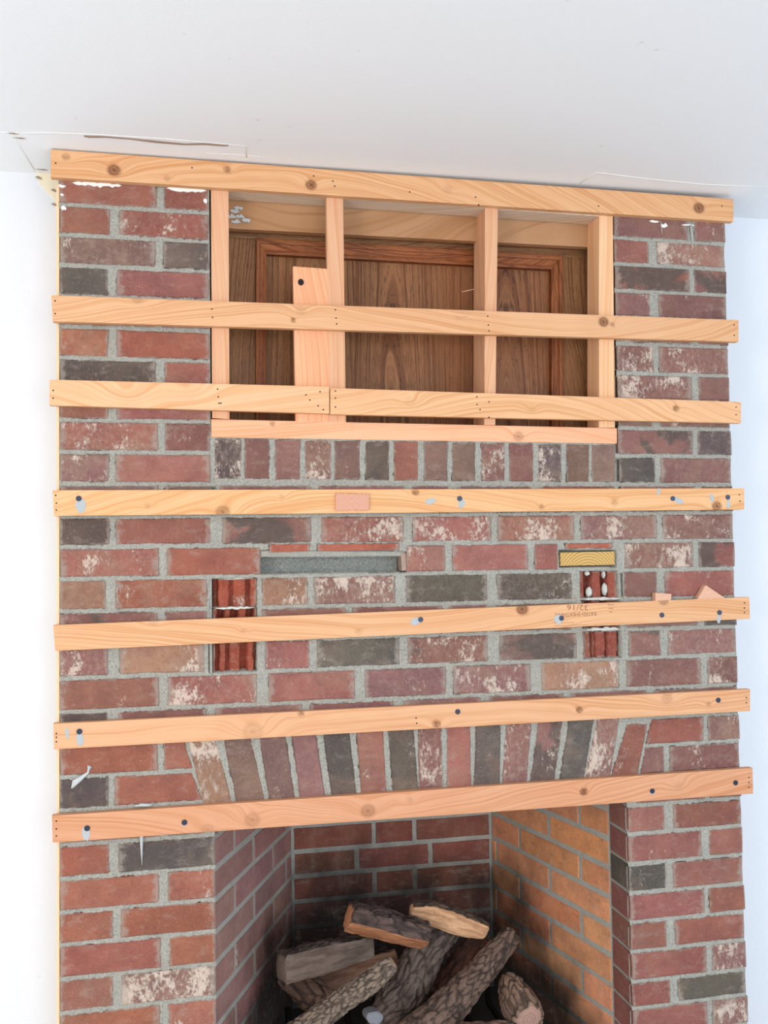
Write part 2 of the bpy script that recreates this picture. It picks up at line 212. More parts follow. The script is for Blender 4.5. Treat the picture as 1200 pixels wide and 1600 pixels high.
LOGS = {
 'L2': [(0.7858, 0.27, 0.4927, 0.0218), (0.8257, 0.27, 0.4845, 0.0296), (0.8758, 0.265, 0.468, 0.0328), (0.9308, 0.26, 0.4464, 0.0298), (0.9699, 0.255, 0.4323, 0.0204)],
 'L1': [(0.6231, 0.23, 0.5065, 0.0347), (0.709, 0.23, 0.4794, 0.0364), (0.8117, 0.23, 0.4429, 0.0322)],
 'L3': [(0.4655, 0.2, 0.4163, 0.0351), (0.5732, 0.25, 0.4101, 0.0332), (0.6906, 0.3, 0.4075, 0.0265)],
 'L4': [(0.8958, 0.34, 0.4199, 0.0355), (0.8343, 0.31, 0.3837, 0.0444), (0.7889, 0.28, 0.334, 0.0483), (0.7288, 0.25, 0.2702, 0.0474), (0.7021, 0.23, 0.2156, 0.0483)],
 'L5': [(0.7005, 0.1, 0.4481, 0.0158), (0.6823, 0.105, 0.4323, 0.0215), (0.6439, 0.12, 0.3976, 0.0258), (0.5986, 0.13, 0.367, 0.0258), (0.543, 0.15, 0.3217, 0.0274), (0.4798, 0.17, 0.2742, 0.0289)],
 'L6': [(1.0475, 0.29, 0.4088, 0.024), (0.9751, 0.25, 0.363, 0.0313), (0.9136, 0.21, 0.3357, 0.0336), (0.836, 0.16, 0.2994, 0.0431), (0.7396, 0.11, 0.2593, 0.0475)],
 'L7': [(1.0219, 0.26, 0.3156, 0.0189), (1.0243, 0.23, 0.3005, 0.0342), (1.0292, 0.19, 0.2798, 0.0444), (1.0331, 0.14, 0.2694, 0.0375)],
 'L8': [(0.5563, 0.36, 0.3117, 0.0268), (0.6444, 0.36, 0.3229, 0.0318), (0.7668, 0.36, 0.3421, 0.0305)],
 'L9': [(0.4904, 0.33, 0.351, 0.031), (0.5305, 0.28, 0.3259, 0.0365), (0.5707, 0.22, 0.3156, 0.0298)],
 'L10': [(0.995, 0.38, 0.3732, 0.0231), (0.9247, 0.36, 0.3074, 0.0309), (0.8595, 0.34, 0.2466, 0.0321)],
 'L12': [(0.8454, 0.05, 0.3053, 0.017), (0.9702, 0.05, 0.2941, 0.0172)],
}
KNOT_END = (0.6542, 0.0800, 0.3417)

ZC = 2.20; YW = .125; LINTEL_Z = .836

# ---------------------------------------------------------------- node helpers
def lin(c): return tuple(((v / 255) / 12.92 if v / 255 <= .04045 else ((v / 255 + .055) / 1.055) ** 2.4) for v in c) + (1,)
class NT:
    def __init__(s, name, rough=.85):
        s.m = bpy.data.materials.new(name); s.m.use_nodes = True; s.t = s.m.node_tree; s.n = s.t.nodes
        s.b = s.n['Principled BSDF']; s.b.inputs['Roughness'].default_value = rough; s.b.inputs['Specular IOR Level'].default_value = .25
        s.geo = s.n.new('ShaderNodeNewGeometry'); s.oi = s.n.new('ShaderNodeObjectInfo')
    def L(s, a, b): s.t.links.new(a, b)
    def put(s, sock, v):
        if isinstance(v, bpy.types.NodeSocket): s.L(v, sock)
        elif hasattr(sock, 'default_value'):
            if sock.type == 'RGBA' and not hasattr(v, '__len__'): v = (v, v, v, 1)
            sock.default_value = v
    def math(s, op, a, b=0., c=0., clamp=False):
        n = s.n.new('ShaderNodeMath'); n.operation = op; n.use_clamp = clamp
        s.put(n.inputs[0], a); s.put(n.inputs[1], b); s.put(n.inputs[2], c); return n.outputs[0]
    def vec(s, op, a, b):
        n = s.n.new('ShaderNodeVectorMath'); n.operation = op; s.put(n.inputs[0], a); s.put(n.inputs[1], b); return n.outputs[0]
    def noise(s, v, scale, detail=3, rough=.55, dist=0.):
        n = s.n.new('ShaderNodeTexNoise'); s.put(n.inputs['Vector'], v); n.inputs['Scale'].default_value = scale
        n.inputs['Detail'].default_value = detail; n.inputs['Roughness'].default_value = rough; n.inputs['Distortion'].default_value = dist
        return n.outputs[0]
    def vor(s, v, scale, feat='F1'):
        n = s.n.new('ShaderNodeTexVoronoi'); n.feature = feat; s.put(n.inputs['Vector'], v); n.inputs['Scale'].default_value = scale; return n.outputs[0]
    def ss(s, v, a, b, lo=0., hi=1.):
        n = s.n.new('ShaderNodeMapRange'); n.interpolation_type = 'SMOOTHSTEP'
        s.put(n.inputs['Value'], v); s.put(n.inputs['From Min'], a); s.put(n.inputs['From Max'], b)
        n.inputs['To Min'].default_value = lo; n.inputs['To Max'].default_value = hi; return n.outputs[0]
    def mix(s, f, a, b, mode='MIX'):
        n = s.n.new('ShaderNodeMix'); n.data_type = 'RGBA'; n.blend_type = mode
        s.put(n.inputs[0], f); s.put(n.inputs[6], a); s.put(n.inputs[7], b); return n.outputs[2]
    def attr(s, name, typ='GEOMETRY'):
        n = s.n.new('ShaderNodeAttribute'); n.attribute_type = typ; n.attribute_name = name; return n.outputs['Fac']
    def comb(s, x, y, z):
        n = s.n.new('ShaderNodeCombineXYZ'); s.put(n.inputs[0], x); s.put(n.inputs[1], y); s.put(n.inputs[2], z); return n.outputs[0]
    def sep(s, v):
        n = s.n.new('ShaderNodeSeparateXYZ'); s.put(n.inputs[0], v); return n.outputs
    def bump(s, h, dist=.001, st=1.):
        n = s.n.new('ShaderNodeBump'); n.inputs['Distance'].default_value = dist; n.inputs['Strength'].default_value = st
        s.put(n.inputs['Height'], h); s.L(n.outputs[0], s.b.inputs['Normal'])
    def color(s, c): s.put(s.b.inputs['Base Color'], c)

def mat_flat(name, rgb, rough=.7, metal=0., var=.06, scale=30, bump=0.):
    t = NT(name, rough); t.b.inputs['Metallic'].default_value = metal
    n = t.noise(t.geo.outputs['Position'], scale, 4)
    c = lin(rgb); t.color(t.mix(n, tuple(v * (1 - var) for v in c[:3]) + (1,), tuple(min(1, v * (1 + var)) for v in c[:3]) + (1,)))
    if bump: t.bump(t.noise(t.geo.outputs['Position'], 400, 3), bump)
    return t.m

def mat_brick(name, soot=False):
    t = NT(name, .9)
    rnd = t.math('MULTIPLY', t.oi.outputs['Random'], 37.)
    P = t.vec('ADD', t.geo.outputs['Position'], t.comb(rnd, rnd, rnd))
    base = t.oi.outputs['Color']; wh = t.attr('white', 'OBJECT'); dk = t.attr('dark', 'OBJECT')
    n1 = t.noise(P, 14, 3); n2 = t.noise(P, 160, 4, .7); n3 = t.noise(P, 45, 5, .65)
    c = t.mix(t.ss(n1, .3, .7), t.mix(1., base, (.86, .84, .86, 1), 'MULTIPLY'), t.mix(1., base, (1.12, 1.10, 1.04, 1), 'MULTIPLY'))
    c = t.mix(t.ss(n3, .52, .72, 0, .45), c, t.mix(1., base, (1.3, 1.45, 1.5, 1), 'MULTIPLY'))
    c = t.mix(t.ss(n2, .3, .46, .5, 0), c, t.mix(1., base, (.55, .5, .5, 1), 'MULTIPLY'))
    c = t.mix(t.ss(t.noise(P, 420, 2), .62, .74, 0, .4), c, (.62, .48, .40, 1))
    tanm = t.math('MULTIPLY', t.ss(t.noise(P, 10, 3, .6, .5), .50, .66), t.math('ADD', .18, t.math('MULTIPLY', wh, .4)))
    c = t.mix(tanm, c, (.30, .19, .125, 1))
    # dark fired patches
    nd = t.noise(P, 9, 3, .5, .6)
    th = t.math('SUBTRACT', .80, t.math('MULTIPLY', dk, .52))
    md = t.math('MULTIPLY', t.ss(nd, t.math('SUBTRACT', th, .04), t.math('ADD', th, .04), 0, .85), t.math('GREATER_THAN', dk, .01))
    c = t.mix(md, c, t.mix(n3, (.055, .043, .036, 1), (.14, .11, .095, 1)))
    # whitewash / efflorescence
    Ps = t.vec('MULTIPLY', P, (1, 1, .62))
    nb = t.noise(P, 13, 2, .5); nf = t.noise(Ps, 120, 5, .75); ng = t.noise(Ps, 38, 4, .6, .8)
    n9 = t.noise(Ps, 260, 4, .8)
    ns = t.math('ADD', t.math('ADD', t.math('MULTIPLY', nb, .42), t.math('MULTIPLY', ng, .22)), t.math('ADD', t.math('MULTIPLY', nf, .40), t.math('MULTIPLY', n9, .22)))
    tw = t.math('SUBTRACT', .765, t.math('MULTIPLY', wh, .21))
    mw = t.ss(ns, t.math('SUBTRACT', tw, .015), t.math('ADD', tw, .06), 0, .85)
    mw = t.math('MULTIPLY', mw, t.math('GREATER_THAN', wh, .01))
    c = t.mix(mw, c, t.mix(nb, (.68, .60, .53, 1), (.68, .51, .40, 1)))
    # fine pale film over washed bricks and rough lighter crust near joints
    c = t.mix(t.math('MULTIPLY', t.ss(nf, .42, .66), t.math('MULTIPLY', wh, .42)), c, (.52, .38, .30, 1))
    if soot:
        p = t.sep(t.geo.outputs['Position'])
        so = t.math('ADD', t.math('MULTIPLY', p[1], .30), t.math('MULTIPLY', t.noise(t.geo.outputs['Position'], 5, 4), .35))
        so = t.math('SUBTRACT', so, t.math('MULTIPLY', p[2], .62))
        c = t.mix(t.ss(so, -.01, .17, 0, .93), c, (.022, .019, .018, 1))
        c = t.mix(t.ss(t.noise(t.vec('MULTIPLY', t.geo.outputs['Position'], (1, 1, .35)), 40, 4), .5, .75, 0, .12), c, (.55, .45, .38, 1))
    else:
        tc = t.n.new('ShaderNodeTexCoord'); gs = t.sep(tc.outputs['Generated'])
        ex = t.math('ABSOLUTE', t.math('SUBTRACT', gs[0], .5)); ez = t.math('ABSOLUTE', t.math('SUBTRACT', gs[2], .5))
        ed = t.math('MAXIMUM', t.math('ADD', ex, .012), t.math('MULTIPLY', ez, .97))
        ed = t.math('ADD', ed, t.math('MULTIPLY', t.math('SUBTRACT', t.noise(P, 55, 5, .7), .5), .28))
        front = t.math('LESS_THAN', t.sep(t.geo.outputs['True Normal'])[1], -.6)
        c = t.mix(t.math('MULTIPLY', t.ss(ed, .43, .50, 0, .62), front), c, (.36, .30, .25, 1))
    sm = t.noise(t.vec('MULTIPLY', P, (1, 1, 2.2)), 26, 5, .7)
    c = t.mix(t.ss(sm, .52, .72, 0, .30), c, (.40, .31, .26, 1))
    c = t.mix(t.ss(sm, .46, .28, 0, .35), c, (.14, .075, .06, 1))
    t.color(c)
    h = t.math('ADD', t.math('MULTIPLY', n2, .9), t.math('MULTIPLY', n3, .8))
    h = t.math('ADD', h, t.math('MULTIPLY', mw, .35))
    t.bump(h, .0022, 1.)
    return t.m

def mat_mortar(name, soot=False, rgb=(178, 174, 163)):
    t = NT(name, .95); P = t.geo.outputs['Position']
    a = lin(rgb); n = t.noise(P, 22, 4); f = t.noise(P, 330, 4, .75)
    c = t.mix(n, tuple(v * .80 for v in a[:3]) + (1,), tuple(min(1, v * 1.15) for v in a[:3]) + (1,))
    c = t.mix(t.ss(f, .36, .50, .75, 0), c, tuple(v * .42 for v in a[:3]) + (1,))
    c = t.mix(t.ss(f, .56, .70, 0, .6), c, (.72, .71, .66, 1))
    c = t.mix(t.ss(t.noise(P, 5, 3), .52, .7, 0, .30), c, (.40, .34, .27, 1))
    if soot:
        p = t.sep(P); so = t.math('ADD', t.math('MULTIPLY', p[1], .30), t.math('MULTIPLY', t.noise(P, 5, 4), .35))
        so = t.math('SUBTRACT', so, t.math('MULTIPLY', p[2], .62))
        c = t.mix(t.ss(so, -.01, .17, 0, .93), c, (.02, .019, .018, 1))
    t.color(c); t.bump(t.math('ADD', f, t.math('MULTIPLY', t.noise(P, 120, 3), .9)), .0026, 1.)
    return t.m

def mat_wood(name, freq=230., streak=(.80, .64, .47), amount=.75, fibre=.25, knot=(.17, .055, .02), pores=0., blotch=.22, rough=.7):
    t = NT(name, rough); g = t.attr('g'); s = t.attr('s'); kn = t.attr('kn')
    rnd = t.math('MULTIPLY', t.oi.outputs['Random'], 91.)
    base = t.oi.outputs['Color']; P = t.geo.outputs['Position']
    r = t.noise(t.comb(t.math('MULTIPLY', g, freq), t.math('MULTIPLY', s, 1.6), rnd), 1, 1.5, .5)
    r2 = t.noise(t.comb(t.math('MULTIPLY', g, freq * .35), t.math('MULTIPLY', s, .8), rnd), 1, 1, .5)
    fb = t.noise(t.comb(t.math('MULTIPLY', g, 1600.), t.math('MULTIPLY', s, 22.), rnd), 1, 3, .6)
    dark = t.mix(1., base, tuple(streak) + (1,), 'MULTIPLY')
    c = t.mix(t.ss(r, .47, .68, 0, amount), base, dark)
    c = t.mix(t.ss(r2, .45, .75, 0, .5), c, dark)
    c = t.mix(t.math('MULTIPLY', t.ss(fb, .35, .7), fibre), c, dark)
    bl = t.noise(P, 7, 3); c = t.mix(t.math('MULTIPLY', t.ss(bl, .4, .7), blotch), c, t.mix(1., base, (.9, .72, .62, 1), 'MULTIPLY'))
    if pores:
        pr = t.noise(t.comb(t.math('MULTIPLY', g, 900.), t.math('MULTIPLY', s, 45.), rnd), 1, 2, .5)
        c = t.mix(t.ss(pr, .57, .66, 0, pores), c, (.03, .014, .007, 1))
    c = t.mix(kn, c, tuple(knot) + (1,))
    t.color(c); t.bump(t.math('ADD', fb, t.math('MULTIPLY', r, .4)), .0004, .6)
    return t.m

def mat_endgrain(name, a, b, scale=300.):
    t = NT(name, .8); tc = t.n.new('ShaderNodeTexCoord'); P = tc.outputs['Object']
    p = t.sep(P); q = t.comb(p[0], 0., t.math('ADD', p[2], .045))
    n = t.n.new('ShaderNodeVectorMath'); n.operation = 'LENGTH'; t.L(q, n.inputs[0])
    d = t.math('ADD', n.outputs['Value'], t.math('MULTIPLY', t.noise(P, 30, 2), .004))
    wv = t.math('SINE', t.math('MULTIPLY', d, scale * 6.283))
    t.color(t.mix(t.ss(wv, -.2, .7), lin(a), lin(b))); t.bump(wv, .0003, .5)
    return t.m

def mat_bark(name):
    t = NT(name, .9); base = t.oi.outputs['Color']; cr = t.attr('crack'); cut = t.attr('cut')
    P = t.geo.outputs['Position']; n = t.noise(P, 70, 5, .65); n2 = t.noise(P, 300, 3, .6)
    c = t.mix(n, t.mix(1., base, (.55, .5, .5, 1), 'MULTIPLY'), t.mix(1., base, (1.35, 1.3, 1.25, 1), 'MULTIPLY'))
    c = t.mix(t.ss(n2, .5, .7, 0, .25), c, (.42, .34, .27, 1))
    c = t.mix(cr, (.03, .022, .02, 1), c)
    cw = t.comb(t.attr('cr', 'OBJECT'), t.attr('cg', 'OBJECT'), t.attr('cb', 'OBJECT'))
    nf = t.noise(t.comb(t.math('MULTIPLY', t.attr('ss'), 12.), t.math('MULTIPLY', t.attr('tt'), 60.), 0.), 1, 4, .6)
    cc = t.mix(t.ss(nf, .35, .65), t.mix(1., cw, (.62, .55, .5, 1), 'MULTIPLY'), t.mix(1., cw, (1.1, 1.1, 1.1, 1), 'MULTIPLY'))
    t.color(t.mix(cut, c, cc))
    t.bump(t.math('ADD', n, t.math('MULTIPLY', n2, .5)), .0025, .9)
    return t.m

def mat_wall(name, rgb, bump=.0004):
    t = NT(name, .8); P = t.geo.outputs['Position']; a = lin(rgb)
    n = t.noise(P, 2.2, 3); c = t.mix(n, tuple(v * .985 for v in a[:3]) + (1,), a)
    # faint scuffs and pock marks of old paint
    v = t.noise(P, 38, 2, .5); c = t.mix(t.ss(v, .76, .80, 0, .35), c, lin((196, 190, 180)))
    t.color(c); t.bump(t.noise(P, 180, 3), bump); return t.m

M = dict(
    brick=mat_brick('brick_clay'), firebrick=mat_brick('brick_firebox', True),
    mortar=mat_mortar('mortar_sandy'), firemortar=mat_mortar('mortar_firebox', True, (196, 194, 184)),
    pine=mat_wood('pine_strip'), stud=mat_wood('fir_stud', 330., (.86, .66, .52), .8, .3),
    oak=mat_wood('stained_oak', 260., (.40, .30, .24), .95, .6, pores=.6, blotch=.25, rough=.45),
    plank=mat_wood('old_plank', 60., (.72, .62, .5), .7, .3),
    wall=mat_wall('painted_wall', (226, 228, 233)), ceiling=mat_wall('painted_ceiling', (246, 249, 252), .0003),
    floor=mat_flat('floor_boards', (214, 210, 204), .6), white=mat_flat('white_paint', (240, 238, 232), .6, bump=.0006),
    cream=mat_flat('cream_plaster', (244, 232, 205), .8, bump=.0004), tear=mat_flat('torn_paper_brown', (165, 142, 128), .9, var=.2, scale=80),
    grey=mat_flat('grey_putty', (176, 180, 180), .75, var=.12), dark=mat_flat('black_hole', (26, 22, 22), .6),
    screw=mat_flat('dark_screw', (58, 62, 74), .35, .8), iron=mat_flat('iron', (30, 28, 27), .6, .6),
    ink=mat_flat('brown_ink', (160, 112, 84), .9, var=.2, scale=200), inkf=mat_flat('faint_ink', (206, 154, 116), .9, var=.2, scale=200),
    grout=mat_mortar('slot_grout', False, (150, 152, 146)), light_stop=mat_flat('light_stop_dark', (92, 66, 46), .8, var=.3),
    end=mat_endgrain('end_grain_red', (232, 190, 160), (186, 96, 80), 330.), end2=mat_endgrain('end_grain_pale', (236, 196, 166), (196, 128, 104), 330.),
    yellow=mat_endgrain('end_grain_yellow', (206, 170, 108), (178, 136, 74), 160.), bark=mat_bark('log_bark'),
    ash=mat_endgrain('ashen_rings', (150, 150, 156), (62, 62, 70), 420.), caulk=mat_flat('caulk', (190, 192, 190), .4),
    lump=mat_flat('pale_mortar', (205, 202, 194), .9, var=.15, scale=150, bump=.0015),
    trim=mat_flat('edge_bead', (232, 200, 160), .7),
)

# ---------------------------------------------------------------- object helpers
def link(name, me, m, parent=None, label=None, cat=None, group=None, kind=None, color=None):
    o = bpy.data.objects.new(name, me); COL.objects.link(o)
    if m is not None and not me.materials: me.materials.append(M[m])
    if parent: o.parent = parent
    tag(o, label, cat, group, kind)
    if color: o.color = lin(color)
    return o
def tag(o, label=None, cat=None, group=None, kind=None):
    for k, v in (('label', label), ('category', cat), ('group', group), ('kind', kind)):
        if v: o[k] = v
def empty(name, loc, label, cat, group=None):
    o = bpy.data.objects.new(name, None); COL.objects.link(o); o.location = loc; o.empty_display_size = .05
    tag(o, label, cat, group); return o
def keep(o, parent):       # parent without moving
    o.parent = parent; o.matrix_parent_inverse = Matrix.Translation(parent.location).inverted()
def mesh(name, vs, fs, smooth=False):
    me = bpy.data.meshes.new(name); me.from_pydata([tuple(map(float, v)) for v in vs], [], fs); me.update()
    if smooth: me.polygons.foreach_set('use_smooth', [True] * len(me.polygons))
    return me
def boxes(name, bs):
    vs, fs = [], []
    for (x0, y0, z0, x1, y1, z1) in bs:
        n = len(vs); vs += [(x, y, z) for x in (x0, x1) for y in (y0, y1) for z in (z0, z1)]
        fs += [tuple(n + i for i in f) for f in ((0, 1, 3, 2), (4, 6, 7, 5), (0, 4, 5, 1), (2, 3, 7, 6), (0, 2, 6, 4), (1, 5, 7, 3))]
    return mesh(name, vs, fs)
def prism(name, poly, y0, y1, cham=.0015, jit=0., mid=True, frame=None):
    """a block whose front outline POLY is in the x-z plane, front face at depth y0, back at y1, its front edges chamfered and uneven"""
    pts = []
    n = len(poly)
    for i in range(n):
        a, b = poly[i], poly[(i + 1) % n]; pts.append(a)
        if mid:
            L = math.hypot(b[0] - a[0], b[1] - a[1])
            for k in range(1, 3 if L > .12 else 2):
                f = k / (3 if L > .12 else 2); pts.append((a[0] + (b[0] - a[0]) * f, a[1] + (b[1] - a[1]) * f))
    cx = sum(p[0] for p in pts) / len(pts); cz = sum(p[1] for p in pts) / len(pts)
    def j(): return random.uniform(-jit, jit)
    outer = [(p[0] + j(), y0 + cham * .9 + j() * .3, p[1] + j()) for p in pts]
    inner = []
    for p, o in zip(pts, outer):
        dx, dz = cx - p[0], cz - p[1]
        inner.append((o[0] + (cham if dx > 0 else -cham) * (1 if abs(dx) > cham else 0), y0 + j() * .5, o[2] + (cham if dz > 0 else -cham) * (1 if abs(dz) > cham else 0)))
    back = [(p[0], y1, p[1]) for p in pts]
    vs = back + outer + inner; N = len(pts)
    fs = [tuple(2 * N + i for i in range(N))[::-1], tuple(range(N))]
    for i in range(N):
        k = (i + 1) % N; fs += [(i, k, N + k, N + i), (N + i, N + k, 2 * N + k, 2 * N + i)]
    if frame: vs = [frame(*v) for v in vs]
    me = mesh(name, vs, fs)
    bm = bmesh.new(); bm.from_mesh(me); bmesh.ops.recalc_face_normals(bm, faces=bm.faces); bm.to_mesh(me); bm.free()
    return me
def tube(name, pts, rad, seg=8, cap=True, flat=None):
    pts = [Vector(p) for p in pts]; rad = rad if hasattr(rad, '__len__') else [rad] * len(pts); vs, fs = [], []
    for i, p in enumerate(pts):
        d = (pts[min(i + 1, len(pts) - 1)] - pts[max(i - 1, 0)]).normalized()
        a = d.cross(Vector((0, 0, 1)) if abs(d.z) < .9 else Vector((0, 1, 0))).normalized(); b = d.cross(a)
        for k in range(seg):
            t = 2 * math.pi * k / seg; v = (a * math.cos(t) + b * math.sin(t)) * rad[i]
            if flat: v = v - flat * v.dot(flat) * .75
            vs.append(p + v)
    for i in range(len(pts) - 1):
        for k in range(seg): fs.append((i * seg + k, i * seg + (k + 1) % seg, (i + 1) * seg + (k + 1) % seg, (i + 1) * seg + k))
    if cap: fs += [tuple(range(seg))[::-1], tuple((len(pts) - 1) * seg + k for k in range(seg))]
    return mesh(name, vs, fs, True)
def discs(name, spots, y0, y1, seg=8):
    vs, fs = [], []
    for (x, z, rx, rz, rot) in spots:
        n = len(vs)
        for y in (y0, y1):
            for k in range(seg):
                t = 2 * math.pi * k / seg; a, b = rx * math.cos(t), rz * math.sin(t)
                vs.append((x + a * math.cos(rot) - b * math.sin(rot), y, z + a * math.sin(rot) + b * math.cos(rot)))
        fs.append(tuple(n + k for k in range(seg)))
        for k in range(seg): fs.append((n + k, n + seg + k, n + seg + (k + 1) % seg, n + (k + 1) % seg))
    return mesh(name, vs, fs)
def blob(name, outline, axis, c0, c1, jit=0.):
    """thin irregular patch: OUTLINE in the plane, between c0 and c1 along AXIS (0 x, 1 y, 2 z)"""
    n = len(outline); vs = []
    for c, s in ((c0, 1), (c1, .93)):
        cx = sum(p[0] for p in outline) / n; cy = sum(p[1] for p in outline) / n
        for p in outline:
            a, b = cx + (p[0] - cx) * s, cy + (p[1] - cy) * s
            vs.append((c, a, b) if axis == 0 else (a, c, b) if axis == 1 else (a, b, c))
    fs = [tuple(range(n)), tuple(range(2 * n - 1, n - 1, -1))] + [(i, (i + 1) % n, n + (i + 1) % n, n + i) for i in range(n)]
    me = mesh(name, vs, fs); bm = bmesh.new(); bm.from_mesh(me); bmesh.ops.triangulate(bm, faces=[f for f in bm.faces if len(f.verts) > 4]); bmesh.ops.recalc_face_normals(bm, faces=bm.faces); bm.to_mesh(me); bm.free(); return me
def ragged(x0, x1, z, up, down, n, seed=0):
    r = random.Random(seed); top = []; bot = []
    for i in range(n + 1):
        x = x0 + (x1 - x0) * i / n; e = math.sin(math.pi * i / n) ** .5 if 0 < i < n else .05
        top.append((x, z + up * e * r.uniform(.3, 1))); bot.append((x, z - down * e * r.uniform(.3, 1)))
    return top + bot[::-1]

# ---------------------------------------------------------------- the room
def struct(name, me, m): return link(name, me, m, kind='structure')
struct('floor', boxes('floor', [(-2.6, -5.6, -.1, 4.3, .6, 0)]), 'floor')
struct('ceiling', boxes('ceiling', [(-2.6, -5.6, ZC, 4.3, .7, ZC + .1)]), 'ceiling')
struct('wall_back', boxes('wall_back', [(-2.6, YW, 0, .003, YW + .1, ZC), (1.510, YW, 0, 4.3, YW + .1, ZC)]), 'wall')
struct('wall_left', boxes('wall_left', [(-2.7, -5.6, 0, -2.6, YW + .1, ZC)]), 'wall')
struct('wall_right', boxes('wall_right', [(4.3, -5.6, 0, 4.4, YW + .1, ZC)]), 'wall')
struct('trim_1', boxes('trim_1', [(-.0045, .004, 0, .0012, YW, 2.135)]), 'trim')
# scars of the removed crown moulding on the ceiling and the wall
cl = bpy.data.objects['ceiling']; wb = bpy.data.objects['wall_back']
for pts in (CEIL_LINE_A, CEIL_LINE_B, CEIL_LINE_C, CEIL_LINE_D):
    link('paint_ridge', tube('paint_ridge', [(x, y, ZC) for x, y in pts], .0011, 6), 'white', cl)
r = random.Random(3)
tt = CEIL_TEAR
up = [(x, y - .004 * r.uniform(.3, 1)) for x, y in tt]; dn = [(x, y + .0075 * r.uniform(.25, 1)) for x, y in tt][::-1]
link('torn_paper', blob('torn_paper', up + dn, 2, ZC, ZC - .0012), 'tear', cl, label='brown torn drywall paper strip')
for (x, y) in (CEIL_LINE_A[0], (CEIL_LINE_A[0][0] + .01, CEIL_LINE_A[0][1] + .02), (CEIL_LINE_B[2][0] + .015, .10)):
    link('torn_paper', blob('torn_paper', [(x - .012, y), (x - .002, y - .002), (x + .006, y - .003), (x + .014, y + .001), (x + .004, y + .003)], 2, ZC, ZC - .001), 'tear', cl)
link('paint_ridge', tube('paint_ridge', [(.42, -.045, ZC), (.36, -.05, ZC), (.30, -.045, ZC)], .0008, 5), 'white', cl)
link('torn_plaster', blob('torn_plaster', WALL_TEAR, 1, YW, YW - .0035), 'cream', wb, label='cream torn plaster where the moulding ended')
for x, z in WALL_CHIPS:
    link('torn_paper', blob('torn_paper', [(x - .007, z + .002), (x - .001, z + .0045), (x + .006, z + .001), (x + .008, z - .003), (x, z - .002)], 1, YW - .003, YW - .005), 'tear', wb)

# ---------------------------------------------------------------- the brick fireplace
fp = empty('brick_fireplace', (0.76, 0, 0), 'red brick chimney breast with square firebox, arch of upright bricks and framed recess', 'fireplace')
def part(name, me, m, **k): o = link(name, me, m, **k); keep(o, fp); return o
PAL = {'r': (144, 92, 82), 'R': (150, 92, 75), 'm': (131, 92, 86), 'b': (122, 97, 88), 'd': (90, 80, 76), 't': (150, 110, 92)}
def tint(c, k=7):
    a = random.uniform(-k, k); return tuple(max(0, v + a + random.uniform(-3, 3)) for v in PAL[c])
cells = []
for b in BRICKS:
    poly = [(b[i] / 1e4, b[i + 1] / 1e4) for i in (0, 2, 4, 6)]
    xs = [p[0] for p in poly]; zs = [p[1] for p in poly]
    deep = .05
    if abs(max(xs) - .3077) < .004 or abs(min(xs) - 1.2299) < .004: deep = .100
    if min(xs) < .01 or max(xs) > 1.505: deep = .118
    y0 = random.uniform(-.0012, .0012)
    grow = .002
    cx, cz = sum(xs) / 4, sum(zs) / 4
    body = [(p[0] + (grow if p[0] > cx else -grow) * (0 if (p[0] < .01 or p[0] > 1.505 or abs(p[0] - .3077) < .003 or abs(p[0] - 1.2299) < .003) else 1), p[1] + (grow if p[1] > cz else -grow)) for p in poly]
    o = part('brick', prism('brick', body, y0, deep, .0028, .0009), 'brick')
    o.color = lin(tint(b[8])); o['white'] = b[9] / 10.; o['dark'] = b[10] / 10.
    cells.append((poly, .012, 0.))
for q in (SLIVERS_A, SLIVERS_B, SLIVERS_C):
    o = part('brick_sliver', prism('brick_sliver', q, .0015, .04, .001, .0004), 'brick', label='thin orange red sliver of brick'); o.color = lin((164, 92, 74)); o['white'] = .0; o['dark'] = 0.
    cells.append((q, .012, 0.))
for q in (CORE_A, CORE_B, CORE_C, CORE_D, CORE_E, CORE_F): cells.append((q, .046, -.0015))
cells.append((SLOT, .062, -.001)); cells.append((WOODSLOT, .03, -.0005))

# mortar: a fine relief that dips behind every brick and laps unevenly over its edges
def vnoise(nx, nz, cell, seed):
    r = np.random.RandomState(seed); gx, gz = int(nx / cell) + 3, int(nz / cell) + 3; a = r.rand(gz, gx) * 2 - 1
    X = np.arange(nx) / cell; Z = np.arange(nz) / cell; xi = X.astype(int); zi = Z.astype(int); fx = X - xi; fz = Z - zi
    fx = fx * fx * (3 - 2 * fx); fz = fz * fz * (3 - 2 * fz)
    A = a[zi][:, xi]; B = a[zi][:, xi + 1]; Cc = a[zi + 1][:, xi]; D = a[zi + 1][:, xi + 1]
    return (A * (1 - fx) + B * fx) * (1 - fz[:, None]) + (Cc * (1 - fx) + D * fx) * fz[:, None]
RES = .0026; X0, X1, Z0, Z1 = .001, 1.5115, 0., 2.165
nx = int((X1 - X0) / RES) + 1; nz = int((Z1 - Z0) / RES) + 1
gx = np.linspace(X0, X1, nx); gz = np.linspace(Z0, Z1, nz)
H = .0020 + .0010 * vnoise(nx, nz, 9, 1) + .0011 * vnoise(nx, nz, 1.7, 2)
wob = .0013 * vnoise(nx, nz, 5, 3) + .0022 * vnoise(nx, nz, 1.6, 4) + .0016 * vnoise(nx, nz, 14, 5)
